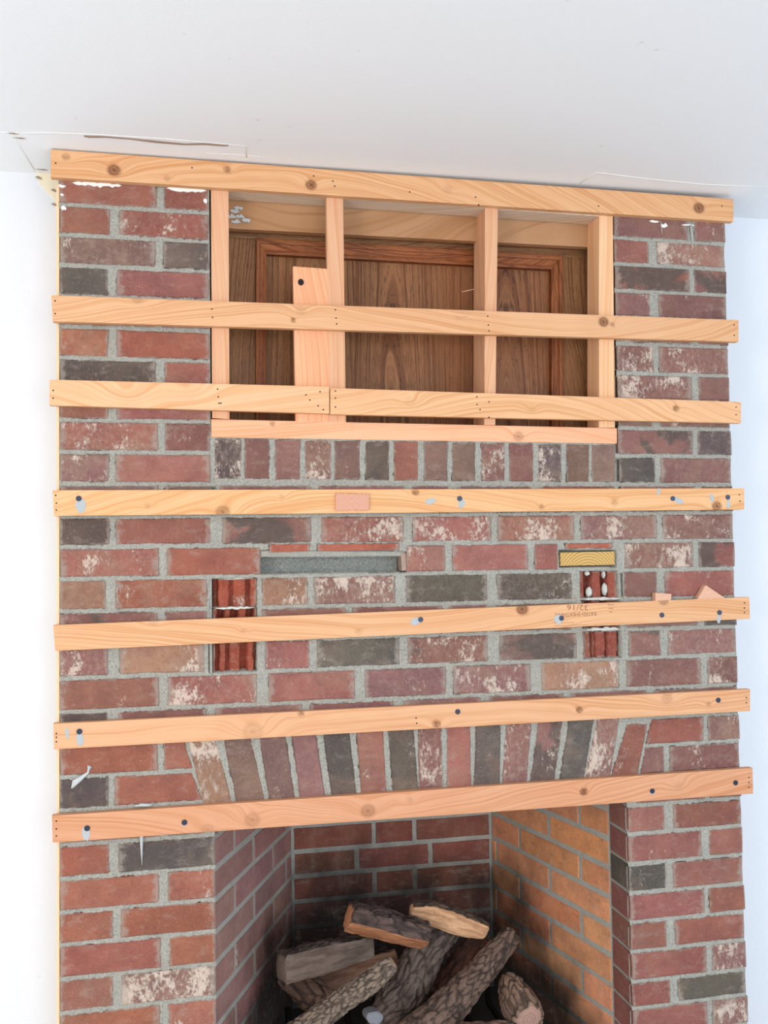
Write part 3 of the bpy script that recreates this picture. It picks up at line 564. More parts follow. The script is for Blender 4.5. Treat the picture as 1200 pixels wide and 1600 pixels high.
for poly, depth, off in cells:
    xs = [p[0] for p in poly]; zs = [p[1] for p in poly]
    i0, i1 = max(0, int((min(xs) - .006 - X0) / RES)), min(nx, int((max(xs) + .006 - X0) / RES) + 2)
    k0, k1 = max(0, int((min(zs) - .006 - Z0) / RES)), min(nz, int((max(zs) + .006 - Z0) / RES) + 2)
    if i1 <= i0 or k1 <= k0: continue
    XX, ZZ = np.meshgrid(gx[i0:i1], gz[k0:k1]); d = np.full(XX.shape, 9.)
    n = len(poly); area2 = sum(poly[i][0] * poly[(i + 1) % n][1] - poly[(i + 1) % n][0] * poly[i][1] for i in range(n)); sg = 1 if area2 > 0 else -1
    for i in range(n):
        (ax, az), (bx, bz) = poly[i], poly[(i + 1) % n]; L = math.hypot(bx - ax, bz - az)
        if abs(ax - bx) < .01 and (max(ax, bx) < .01 or min(ax, bx) > 1.505 or min(abs(ax - .3077), abs(ax - 1.2299)) < .004): continue
        d = np.minimum(d, sg * ((bx - ax) * (ZZ - az) - (bz - az) * (XX - ax)) / L)
    wq = wob[k0:k1, i0:i1] * (1. if depth < .02 else .35)
    m = np.clip((d + wq - off + .0006) / .0024, 0, 1); m = m * m * (3 - 2 * m)
    h = H[k0:k1, i0:i1]; H[k0:k1, i0:i1] = np.maximum(h, h * (1 - m) + depth * m)
XX, ZZ = np.meshgrid(gx, gz)
co = np.stack([XX, H, ZZ], -1).reshape(-1, 3)
ii, kk = np.meshgrid(np.arange(nx - 1), np.arange(nz - 1)); a = (kk * nx + ii).ravel()
cxm = (gx[:-1] + RES / 2)[None, :].repeat(nz - 1, 0).ravel(); czm = (gz[:-1] + RES / 2)[:, None].repeat(nx - 1, 1).ravel()
hole = ((cxm > .3045) & (cxm < 1.2285) & (czm > 1.6125)) | ((cxm > .309) & (cxm < 1.2285) & (czm < LINTEL_Z))
a = a[~hole]; quads = np.stack([a, a + 1, a + nx + 1, a + nx], -1)
# the two outer edges return to the wall
base = len(co)
skl = np.array([(X0, YW, z) for z in gz]); skr = np.array([(X1, YW, z) for z in gz]); co = np.concatenate([co, skl, skr])
k = np.arange(nz - 1)
quads = np.concatenate([quads, np.stack([k * nx, (k + 1) * nx, base + k + 1, base + k], -1), np.stack([k * nx + nx - 1, base + nz + k, base + nz + k + 1, (k + 1) * nx + nx - 1], -1)])
me = bpy.data.meshes.new('mortar'); me.vertices.add(len(co)); me.vertices.foreach_set('co', co.astype(np.float32).ravel())
me.loops.add(quads.size); me.loops.foreach_set('vertex_index', quads.astype(np.int32).ravel())
me.polygons.add(len(quads)); me.polygons.foreach_set('loop_start', np.arange(0, quads.size, 4, dtype=np.int32)); me.polygons.foreach_set('loop_total', np.full(len(quads), 4, dtype=np.int32))
me.polygons.foreach_set('use_smooth', np.ones(len(quads), dtype=bool)); me.update(calc_edges=True)
part('mortar', me, 'mortar', label='sandy grey mortar joints')
part('masonry_core', boxes('masonry_core', [(.004, .064, 0, .3060, YW - .002, ZC), (1.2316, .064, 0, 1.509, YW - .002, ZC), (.306, .064, LINTEL_Z + .004, 1.2316, .122, 1.600), (.004, .02, 2.16, 1.509, YW - .002, ZC),
      (.300, .003, 0, .3055, .1, 2.16), (1.2318, .003, 0, 1.236, .104, 2.16), (.306, .003, LINTEL_Z, 1.2316, .064, LINTEL_Z + .004)]), 'mortar')

# broken bricks that show their cored inside
def core(q, grooves, seed, lumps=(), rgb=(156, 76, 56)):
    r = random.Random(seed); xs = [p[0] for p in q]; zs = [p[1] for p in q]; x0, x1, z0, z1 = min(xs) - .001, max(xs) + .001, min(zs) - .001, max(zs) + .001
    nu, nv = 48, 26; vs = []
    for k in range(nv + 1):
        for i in range(nu + 1):
            u, v = i / nu, k / nv; x = x0 + (x1 - x0) * u; z = z0 + (z1 - z0) * v
            y = .010 + .004 * noise.noise((x * 60, z * 60, seed)) + .003 * noise.noise((x * 200, z * 90, seed))
            for gc, gw, gd in grooves:
                gcv = gc + .03 * noise.noise((v * 2.5, gc * 9, seed)); e = abs(u - gcv) / gw
                if e < 1: y += gd * (1 - e ** 3)
            vs.append((x, y, z))
    fs = [(k * (nu + 1) + i, k * (nu + 1) + i + 1, (k + 1) * (nu + 1) + i + 1, (k + 1) * (nu + 1) + i) for k in range(nv) for i in range(nu)]
    o = part('broken_brick', mesh('broken_brick', vs, fs, True), 'brick', label='broken orange brick with its grooved hollow core showing')
    o.color = lin(rgb); o['white'] = .12; o['dark'] = 0.
    for (u, v, rx, rz) in lumps:
        c = Vector((x0 + (x1 - x0) * u, .012, z0 + (z1 - z0) * v)); bm = bmesh.new(); bmesh.ops.create_icosphere(bm, subdivisions=3, radius=1)
        for p in bm.verts:
            n = 1 + .35 * noise.noise(p.co * 2.3 + Vector((seed, u * 9, 0))) + .12 * noise.noise(p.co * 7); p.co = Vector((p.co.x * rx * n, p.co.y * .007, p.co.z * rz * n)) + c
        me = bpy.data.meshes.new('mortar_lump'); bm.to_mesh(me); bm.free(); me.polygons.foreach_set('use_smooth', [True] * len(me.polygons))
        part('mortar_lump', me, 'lump', label='whitish lump of mortar')
core(CORE_A, [(.06, .06, .02), (.42, .06, .012), (.80, .07, .015)], 3, [(.5, 1.05, .042, .005)])
core(CORE_B, [(.18, .10, .028), (.50, .11, .028), (.84, .10, .028)], 5)
core(CORE_C, [(.10, .06, .02), (.33, .06, .014), (.70, .10, .022), (.98, .05, .02)], 7)
core(CORE_D, [(.23, .12, .026), (.66, .10, .026)], 9, [(.26, .22, .0075, .012), (.68, .32, .0065, .014), (.22, .93, .006, .006), (.66, .88, .004, .009)], (146, 74, 60))
core(CORE_E, [(.2, .1, .02), (.6, .1, .02)], 11, (), (146, 74, 60))
core(CORE_F, [(.24, .035, .016), (.33, .03, .008), (.64, .03, .014), (.97, .04, .02)], 13, (), (148, 76, 62))
def patch(x0, x1, z, up, dn, n, seed, m='lump', y0=.004, y1=-.0012, name='mortar_smear', **k):
    return part(name, blob(name, ragged(x0, x1, z, up, dn, n, seed), 1, y0, y1), m, **k)
patch(CORE_A[3][0], CORE_A[2][0], CORE_A[2][1] - .003, .004, .004, 14, 1, label='whitish smear of mortar')
patch(CORE_E[0][0] - .002, CORE_E[1][0] + .006, CORE_D[2][1] - .003, .005, .004, 14, 2)
patch(CORE_F[0][0], CORE_F[1][0], CORE_F[0][1] + .006, .008, .003, 14, 4)
# the long empty slot and its chipped edge
part('slot_lining', boxes('slot_lining', [(SLOT[0][0], .044, SLOT[3][1] - .002, SLOT[1][0] - .012, .0615, SLOT[0][1])]), 'grout', label='smooth grey grout at the back of the empty slot')
part('slot_lip', prism('slot_lip', [(SLOT[0][0] - .001, SLOT[0][1] + .002), (SLOT[1][0] - .001, SLOT[1][1] + .003), (SLOT[1][0] - .001, SLOT[1][1] - .009), (SLOT[0][0] + .02, SLOT[0][1] - .013), (SLOT[0][0] - .001, SLOT[0][1] - .013)], .006, .045, .002, .0008), 'mortar')
part('chip', prism('chip', SLOTCHIP, .004, .05, .002, .001), 'tear', label='pale broken brick edge')
# paint and filler left on the bricks
for i in range(4):
    (x0, z0), (x1, z1) = TOPPAINT[2 * i] , TOPPAINT[2 * i + 1]
TP = TOPPAINT
part('paint_smear', blob('paint_smear', ragged(TP[0][0] - .008, TP[4][0] + .012, TP[1][1] + .004, .006, .009, 16, 5), 1, .001, -.0016), 'white', label='white paint left along the top edge')
part('paint_smear', blob('paint_smear', ragged(TP[5][0] - .004, TP[8][0] + .002, TP[6][1] + .002, .008, .008, 14, 6), 1, .001, -.0016), 'white')
for (x, z, a, b) in ((TP[9][0], TP[9][1] - .004, .008, .006), (TP[9][0] + .003, TP[9][1] - .050, .006, .007), (TP[9][0], TP[9][1] - .022, .004, .005), (TP[11][0], TP[11][1] - .006, .010, .008), (TP[8][0] - .002, TP[8][1] - .02, .004, .010), (TP[10][0], TP[10][1], .014, .004), (TP[12][0], TP[12][1], .018, .003)):
    part('paint_smear', blob('paint_smear', ragged(x - a, x + a, z, b, b, 6, int(x * 999)), 1, .001, -.0014), 'white')
part('caulk_drip', tube('caulk_drip', [(TP[10][0] + .016, -.002, TP[10][1]), (TP[10][0] + .019, -.0015, TP[10][1] - .03)], [.0014, .0006], 6), 'caulk')
part('caulk_drip', tube('caulk_drip', [(TP[12][0] + .006, -.002, TP[12][1]), (TP[12][0] + .010, -.0015, TP[12][1] - .045)], [.003, .0006], 6), 'caulk')
part('caulk_drip', tube('caulk_drip', [(x, -.001, z) for x, z in SMEAR], [.006, .0025, .005, .007, .003], 8, flat=Vector((0, 1, 0))), 'caulk', label='smeared pale filler on two bricks')
part('caulk_drip', tube('caulk_drip', [(DRIP[0][0], -.003, DRIP[0][1] + .012), (DRIP[0][0], -.004, DRIP[0][1]), (DRIP[0][0], -.004, DRIP[0][1] - .02), (DRIP[1][0] + .001, -.003, DRIP[1][1])], [.010, .0038, .0028, .0005], 8), 'caulk', label='grey drip of adhesive under the lowest strip')
patch(SMEARTOP[0][0], SMEARTOP[1][0], SMEARTOP[0][1], .003, .004, 8, 8, 'caulk', .0, -.01)
# firebox
XJ, XK, YJ, YB, XBL, XBR = FB
ZF = .12                                  # hearth level
def brick_wall(name, A, B, lines, joints, fb_label, rgb, seed):
    """mortar slab from plan point A to B and its bricks, which face the room"""
    A = Vector(A); B = Vector(B); d = (B - A); L = d.length; d.normalize(); n = Vector((d.y, -d.x))
    if n.dot(Vector((.77, 0)) - A) < 0: n = -n
    def fr(u, dep, z): p = A + d * u - n * dep; return (p.x, p.y, z)
    vs = [fr(u, dep, z) for u in (-.002, L + .002) for dep in (.002, .06) for z in (ZF, .93)]
    wobj = part(name, mesh(name, vs, [(0, 1, 3, 2), (4, 6, 7, 5), (0, 4, 5, 1), (2, 3, 7, 6), (0, 2, 6, 4), (1, 5, 7, 3)]), 'firemortar', label=fb_label)
    r = random.Random(seed)
    for i in range(len(lines) - 1):
        z1, z0 = lines[i], lines[i + 1]; js = [0.] + [j for j in joints[i % 2] if j < L - .02] + [L]
        for a, b in zip(js[:-1], js[1:]):
            q = [(a + .006, z1 - .006), (b - .006, z1 - .006), (b - .006, z0 + .006), (a + .006, z0 + .006)]
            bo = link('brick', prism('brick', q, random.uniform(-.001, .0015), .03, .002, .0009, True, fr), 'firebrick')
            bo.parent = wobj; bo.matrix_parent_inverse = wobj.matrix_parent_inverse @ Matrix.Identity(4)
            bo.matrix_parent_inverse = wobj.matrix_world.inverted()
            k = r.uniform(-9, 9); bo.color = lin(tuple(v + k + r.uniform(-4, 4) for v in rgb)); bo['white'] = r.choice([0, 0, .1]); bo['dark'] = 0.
    return wobj
lines = [.544 + .0683 * k for k in range(5, -9, -1) if .544 + .0683 * k > ZF]
bpy.context.view_layer.update()
nL = math.hypot(XBL - XJ, YB - YJ); nR = math.hypot(XBR - XK, YB - YJ)
brick_wall('firebox_side', (XJ, YJ), (XBL, YB), lines, [(.134, .416), (.267, .53)], 'splayed firebox side of brick toned dusky as in dim light', (168, 124, 116), 1)  # brick colour carries soot haze plus the dim, cool light on this side
brick_wall('firebox_side', (XK, YJ), (XBR, YB), lines, [(.120, .397), (.255, .52)], 'splayed firebox side of brick toned orange as in warm light', (228, 156, 112), 2)  # brick colour carries heat bleaching plus the warm light falling here
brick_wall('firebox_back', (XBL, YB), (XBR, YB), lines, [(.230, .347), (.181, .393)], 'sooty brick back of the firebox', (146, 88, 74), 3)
part('firebox_light_stop', boxes('firebox_light_stop', [(XJ - .05, .11, .925, XK + .05, YB + .08, .95)]), 'firemortar')  # unseen slab added over the firebox to stop light leaking in
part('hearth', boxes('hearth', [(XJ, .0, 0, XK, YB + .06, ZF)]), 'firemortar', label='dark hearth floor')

# ---------------------------------------------------------------- timber
def slab(name, quad, y0, thick, m, rgb, seed=0, along='x', amp=.012, tilt=.0, cath=None, knots=(), res=(.004, .0035), parent=None, **k):
    TL, TR, BR, BL = [Vector(p) for p in quad]; Ls = max((TR - TL).length, (BR - BL).length); Lt = max((TL - BL).length, (TR - BR).length)
    nu = max(2, int(Ls / res[0])); nv = max(3, int(Lt / res[1]))
    if along == 'z': nu, nv = max(3, int(Ls / res[1])), max(2, int(Lt / res[0]))
    nu = min(nu, 420); nv = min(nv, 420); vs = []; G = []; S = []; K = []
    def gfun(x, z, dy=0.):
        s, t = (x, z) if along == 'x' else (z, x)
        g = t * (1 + .25 * noise.noise((s * .9, 3.1, seed))) + amp * noise.noise((s * 2.1, t * 5 + dy, seed * 1.7)) + amp * .25 * noise.noise((s * 9, t * 22, seed)) + tilt * s + dy * .6
        if cath and cath[3] < 0: g = 9 * (t - cath[2]) ** 2 + .035 * s + .0035 * noise.noise((s * 5, t * 22, seed)) + .25 * (t - cath[2])
        elif cath: g += cath[0] * (s - cath[1]) ** 2
        kk = 0
        for (kx, kz, r, dark) in knots:
            dx, dz = x - kx, z - kz; rr = math.hypot(dx * .9, dz)
            e = math.exp(-((dx / (2.8 * r)) ** 2 + (dz / (1.5 * r)) ** 2) if along == 'x' else -((dz / (2.8 * r)) ** 2 + (dx / (1.5 * r)) ** 2)); g += 1.6 * r * e
            if rr < r * 1.25:
                f = min(1, max(0, (1.15 - rr / r) * 2.2)); ring = .5 + .5 * math.sin(rr / r * 11)
                core_ = max(0, 1 - rr / (r * .28))
                kk = max(kk, f * dark * (.62 + .36 * ring) + core_ * dark * .6)
        return g, min(1, kk)
    for j in range(nv + 1):
        for i in range(nu + 1):
            u, v = i / nu, j / nv; p = (TL * (1 - u) + TR * u) * (1 - v) + (BL * (1 - u) + BR * u) * v
            ed = (i in (0, nu)) or (j in (0, nv)); g, kk = gfun(p.x, p.y); vs.append((p.x, y0 + (.0008 if ed else 0), p.y)); G.append(g); S.append(p.x if along == 'x' else p.y); K.append(kk)
    fs = [(j * (nu + 1) + i, (j + 1) * (nu + 1) + i, (j + 1) * (nu + 1) + i + 1, j * (nu + 1) + i + 1) for j in range(nv) for i in range(nu)]
    ring = [i for i in range(nu + 1)] + [j * (nu + 1) + nu for j in range(1, nv + 1)] + [nv * (nu + 1) + i for i in range(nu - 1, -1, -1)] + [j * (nu + 1) for j in range(nv - 1, 0, -1)]
    nb = len(vs)
    for q in ring: x, _, z = vs[q]; vs.append((x, y0 + thick, z)); g, _ = gfun(x, z, thick); G.append(g + .003); S.append(S[q]); K.append(0)
    R = len(ring)
    for i in range(R): fs.append((ring[i], ring[(i + 1) % R], nb + (i + 1) % R, nb + i))
    fs.append(tuple(nb + i for i in range(R)))
    me = mesh(name, vs, fs)
    for an, arr in (('g', G), ('s', S), ('kn', K)): me.attributes.new(an, 'FLOAT', 'POINT').data.foreach_set('value', arr)
    o = link(name, me, m, **k)
    if parent is not None: keep(o, parent)
    o.color = lin(rgb); return o

T = .018
info = {
 'B1': ('knotty pine strip along the top of the fireplace, touching the ceiling', (226, 176, 132), 1),
 'B2': ('pine strip crossing the middle of the recess frame, dark knot near one end', (226, 176, 134), 2),
 'B3': ('short pale pine strip over the lower corner of the recess, butted against a longer one', (236, 188, 146), 3),
 'B3b': ('longer pine strip just above the sill plate, butted against a short pale one', (232, 182, 138), 4),
 'B4': ('pine strip below the row of upright bricks, with a red end-grain block on it', (234, 184, 136), 5),
 'B5': ('pine strip with upside-down stamped lettering, covering the broken bricks', (226, 176, 134), 6),
 'B6': ('pine strip directly above the brick arch, with screws and few knots', (224, 172, 132), 7),
 'B7': ('lowest pine strip, across the top edge of the firebox opening', (216, 160, 124), 8)}
strips = {}
for key, (lab, rgb, sd) in info.items():
    quad, kn = BOARDS[key]
    cx = (quad[2][0] + quad[3][0]) / 2; cz = (quad[2][1] + quad[3][1]) / 2
    e = empty('furring_strip', (cx, 0, cz), lab, 'wood strip', 'pine strips across the chimney breast'); strips[key] = e
    slab('board', quad, -T, T - .0012, 'pine', rgb, sd * 3.3, 'x', .020, .008 if sd % 2 else -.01, knots=kn, parent=e)
    if NAILS.get(key):
        o = link('nail_hole', discs('nail_hole', [(x, z, .0017, .0017, 0) for x, z in NAILS[key]], -T - .0003, -T + .002, 8), 'dark', kind='stuff'); keep(o, e)
    for (x, z) in SCREWS.get(key, ()):
        me = discs('screw', [(x, z, .0058, .0058, 0)], -T - .0012, -T + .003, 14); o = link('screw', me, 'screw'); keep(o, e)
        o2 = link('screw_recess', discs('screw_recess', [(x, z, .0026, .0026, .4)], -T - .0016, -T - .0008, 4), 'dark', o)
        o2.matrix_parent_inverse = (e.matrix_basis @ o.matrix_parent_inverse).inverted() if False else Matrix.Identity(4); bpy.data.objects.remove(o2)
    for n_, (x, z, a_, b_, ro) in enumerate(PUTTY.get(key, ())):
        r = random.Random(n_ * 7 + sd); N = 14
        ol = [(x + a_ * math.cos(t) * (1 + r.uniform(-.18, .18)) * math.cos(ro) - b_ * math.sin(t) * math.sin(ro) * .9, z + b_ * math.sin(t) * (1 + r.uniform(-.18, .18)) * math.cos(ro) + a_ * math.cos(t) * math.sin(ro)) for t in [2 * math.pi * i / N for i in range(N)]]
        o = link('putty_smear', blob('putty_smear', ol, 1, -T + .001, -T - .0006), 'grey', label='smear of grey putty'); keep(o, e)

# recess framing
def stud(quad, depth, seed, lab, rgb=(224, 176, 140)):
    return slab('stud', quad, -.0006, depth, 'stud', rgb, seed, 'z', .004, knots=(), label=lab, cat='stud', group='upright studs in the recess')
stud(STUD1, .085, 21, 'upright stud against the bricks, on the side with the white paint smear')
stud(STUD2, .022, 22, 'slim upright stud beside the short board with a hole')
stud(STUD3, .085, 23, 'upright stud in the middle of the widest oak view')
stud(STUD4, .066, 24, 'upright stud beside the oak door edge, opposite the board with a hole', (242, 198, 156))
slab('sill_plate', SILL, -.001, .062, 'stud', (240, 184, 146), 31, 'x', .012, knots=[((SILL[0][0] * .86 + SILL[1][0] * .14), SILL[0][1] - .008, .006, .5), ((SILL[0][0] * .26 + SILL[1][0] * .74), SILL[2][1] + .014, .012, .45)], label='reddish timber sill along the bottom of the recess', cat='sill')
slab('header_plate', HEADER, .0002, .058, 'stud', (222, 206, 186), 32, 'x', .004, label='pale timber header under the topmost strip inside the recess', cat='timber')
sp = empty('spacer_board', (SPACER[3][0], 0, SPACER[3][1]), 'short upright pine board with a round hole, ending below the header', 'board')
slab('board', SPACER, -.0009, .018, 'stud', (238, 178, 138), 33, 'z', .010, cath=(.06, 1.9, .60, .55), parent=sp)
o = link('screw_hole', discs('screw_hole', [(HOLE[0][0], HOLE[0][1], .0065, .0072, 0)], -.0016, .002, 16), 'dark'); keep(o, sp)
pk = empty('recess_plank', (PLANK[3][0], .062, PLANK[3][1]), 'plain brown plank set back under the header inside the recess', 'plank')
slab('board', PLANK, .062, .02, 'plank', (186, 142, 104), 34, 'x', .02, parent=pk)
for i, (x, z) in enumerate(PLASTER):
    o = link('plaster_smear', blob('plaster_smear', ragged(x - .011, x + .011, z, (.004, .009)[i % 2], (.009, .004)[i % 2], 9, i), 1, .0625, .0585), 'caulk', label='pale plaster smear' if i == 0 else None); keep(o, pk)
YO = .10
od = empty('oak_door', (PANEL[3][0], YO, PANEL[3][1]), 'old stained oak cabinet door panel behind the studs of the recess', 'door')
OC = (158, 112, 74)
slab('rail', RAIL, YO, .02, 'oak', (150, 106, 70), 41, 'x', .015, cath=(.12, .75, 0, 0), parent=od)
slab('frame_stile', STILE_L, YO, .02, 'oak', OC, 42, 'z', .012, parent=od)
slab('frame_stile', STILE_R, YO, .02, 'oak', OC, 43, 'z', .012, parent=od)
def molding(q, along, seed):
    slab('moulding', q, YO - .004, .02, 'oak', (164, 98, 56), seed, along, .006, parent=od)
    TL, TR, BR, BL = [Vector(p) for p in q]
    # raised bead along the outer edge and a small step inside
    if along == 'x': a, b, c, d = TL, TR, TR * .68 + BR * .32, TL * .68 + BL * .32; a2, b2, c2, d2 = TL * .25 + BL * .75, TR * .25 + BR * .75, BR, BL
    elif seed == 46: a, b, c, d = TL, TL * .68 + TR * .32, BL * .68 + BR * .32, BL; a2, b2, c2, d2 = TL * .25 + TR * .75, TR, BR, BL * .25 + BR * .75
    else: a, b, c, d = TL * .32 + TR * .68, TR, BR, BL * .32 + BR * .68; a2, b2, c2, d2 = TL, TL * .75 + TR * .25, BL * .75 + BR * .25, BL
    slab('bead', (a, b, c, d), YO - .009, .012, 'oak', (160, 96, 54), seed + 10, along, .004, parent=od)
    slab('bead', (a2, b2, c2, d2), YO - .0065, .012, 'oak', (156, 92, 52), seed + 20, along, .004, parent=od)
molding(MOLD_T, 'x', 45); molding(MOLD_L, 'z', 46); molding(MOLD_R, 'z', 47)
TL, TR, BR, BL = [Vector(p) for p in PANEL]
cuts = [0, .30, .62, 1.0]
for i in range(3):
    a, b = cuts[i], cuts[i + 1]; q = (TL.lerp(TR, a), TL.lerp(TR, b), BL.lerp(BR, b), BL.lerp(BR, a)); cxp = (q[0].x + q[1].x) / 2
    slab('panel_board', q, YO + .012, .01, 'oak', (152 + i * 3, 106, 68), 50 + i, 'z', .010, cath=(-.10, 1.3 + i * .12, cxp + (.02, -.01, .03)[i], -.75), parent=od)
part('recess_light_stop', boxes('recess_light_stop', [(.2990, .004, 1.60, .3045, .16, 2.16), (1.2292, .004, 1.60, 1.2315, .16, 2.16), (.30, .155, 1.58, 1.24, .16, 2.2), (.30, .064, 1.58, 1.24, .16, 1.598), (.30, .06, 2.162, 1.24, .16, 2.2)]), 'light_stop', label='dark box added to stop light leaking into the recess')  # box added behind the framing to keep stray light out of the recess
o = tube('wood_splinter', [(SPLINTER[0][0], .03, SPLINTER[0][1]), (SPLINTER[1][0] + .004, .03, SPLINTER[1][1])], .0009, 5)
link('wood_splinter', o, 'end2', label='tiny pale splinter sticking out beside the middle stud', cat='splinter')

# loose wood blocks
def block(poly, y0, y1, m, lab, seed, cat='wood block'):
    cx = sum(p[0] for p in poly) / len(poly); cz = sum(p[1] for p in poly) / len(poly)
    me = prism('wood_block', [(p[0] - cx, p[1] - cz) for p in poly], y0, y1, .0008, .0003); o = link('wood_block', me, m, label=lab, cat=cat); o.location = (cx, 0, cz); return o
block(BLOCK_END, -.024, -T - .0002, 'end', 'red ringed end-grain block fixed on the pine strip under the upright bricks', 1)
block(BLOCK_SMALL, -.016, -.001, 'end2', 'small square end-grain block peeking above the lettered pine strip', 2)
block(WEDGE, -.016, -.001, 'end2', 'pointed end-grain wedge standing above the end of the lettered pine strip', 3)
x0, z0 = WOODSLOT[3]; x1, z1 = WOODSLOT[1]
block([(x0 + .002, z1 - .003), (x1 - .004, z1 - .002), (x1 - .004, z0 + .003), (x0 + .002, z0 + .002)], .001, .028, 'yellow', 'yellowish wood block plugging the short slot in the bricks', 4)

# writing on the lettered strip (upside down as in the place)
def text(s, x, z, size, y, m, par, rot=math.pi, sx=1., tilt=0.):
    cu = bpy.data.curves.new('lettering', 'FONT'); cu.body = s; cu.size = size; cu.align_x = 'CENTER'; cu.align_y = 'CENTER'; cu.extrude = .00015; cu.resolution_u = 2
    t_ = bpy.data.objects.new('lettering', cu); COL.objects.link(t_); dg = bpy.context.evaluated_depsgraph_get(); me = bpy.data.meshes.new_from_object(t_.evaluated_get(dg)); bpy.data.objects.remove(t_)
    me.transform(Matrix.Translation((x, y, z)) @ Matrix.Rotation(tilt, 4, 'Y') @ Matrix.Rotation(math.pi / 2, 4, 'X') @ Matrix.Rotation(rot, 4, 'Z') @ Matrix.Scale(sx, 4, (1, 0, 0)))
    o = link('lettering', me, None); me.materials.clear(); me.materials.append(M[m]); keep(o, par); return o
sx_ = (STAMP[2][0] + STAMP[3][0]) / 2; sz_ = (STAMP[2][1] + STAMP[3][1]) / 2
text('32/16', sx_ - .004, STAMP[3][1] - .003, .017, -T - .0002, 'ink', strips['B5'], sx=1.35, tilt=.02)['label'] = 'brown ink stamp reading 32/16 upside down'
text('RATED SHEATHING', (STAMP[0][0] + STAMP[1][0]) / 2 - .004, (STAMP[0][1] + STAMP[1][1]) / 2 - .001, .0125, -T - .0002, 'ink', strips['B5'], sx=.90, tilt=.0)
for dz, a, b in ((.0, .0, .045), (-.006, .0, .075), (-.011, .002, .05)):
    o = link('stamp_line', boxes('stamp_line', [(STAMP[6][0] + a - .004, -T - .0003, STAMP[6][1] + dz + .006, STAMP[6][0] + b, -T + .001, STAMP[6][1] + dz + .0068)]), 'ink'); keep(o, strips['B5'])
for dx in (0, .008, .016):
    o = link('stamp_line', boxes('stamp_line', [(STAMP[4][0] + .010 + dx * .2, -T - .0003, STAMP[4][1] + .006 - dx, STAMP[4][0] + .026 - dx * .3, -T + .001, STAMP[4][1] + .0075 - dx)]), 'ink'); keep(o, strips['B5'])
for dz, L_ in ((.0, .072), (-.009, .03), (-.014, .04)):
    o = link('stamp_line', boxes('stamp_line', [(STAMP2[0][0], -T - .0003, STAMP2[0][1] + dz, STAMP2[0][0] + L_, -T + .001, STAMP2[0][1] + dz + .0022)]), 'inkf'); keep(o, strips['B2'])

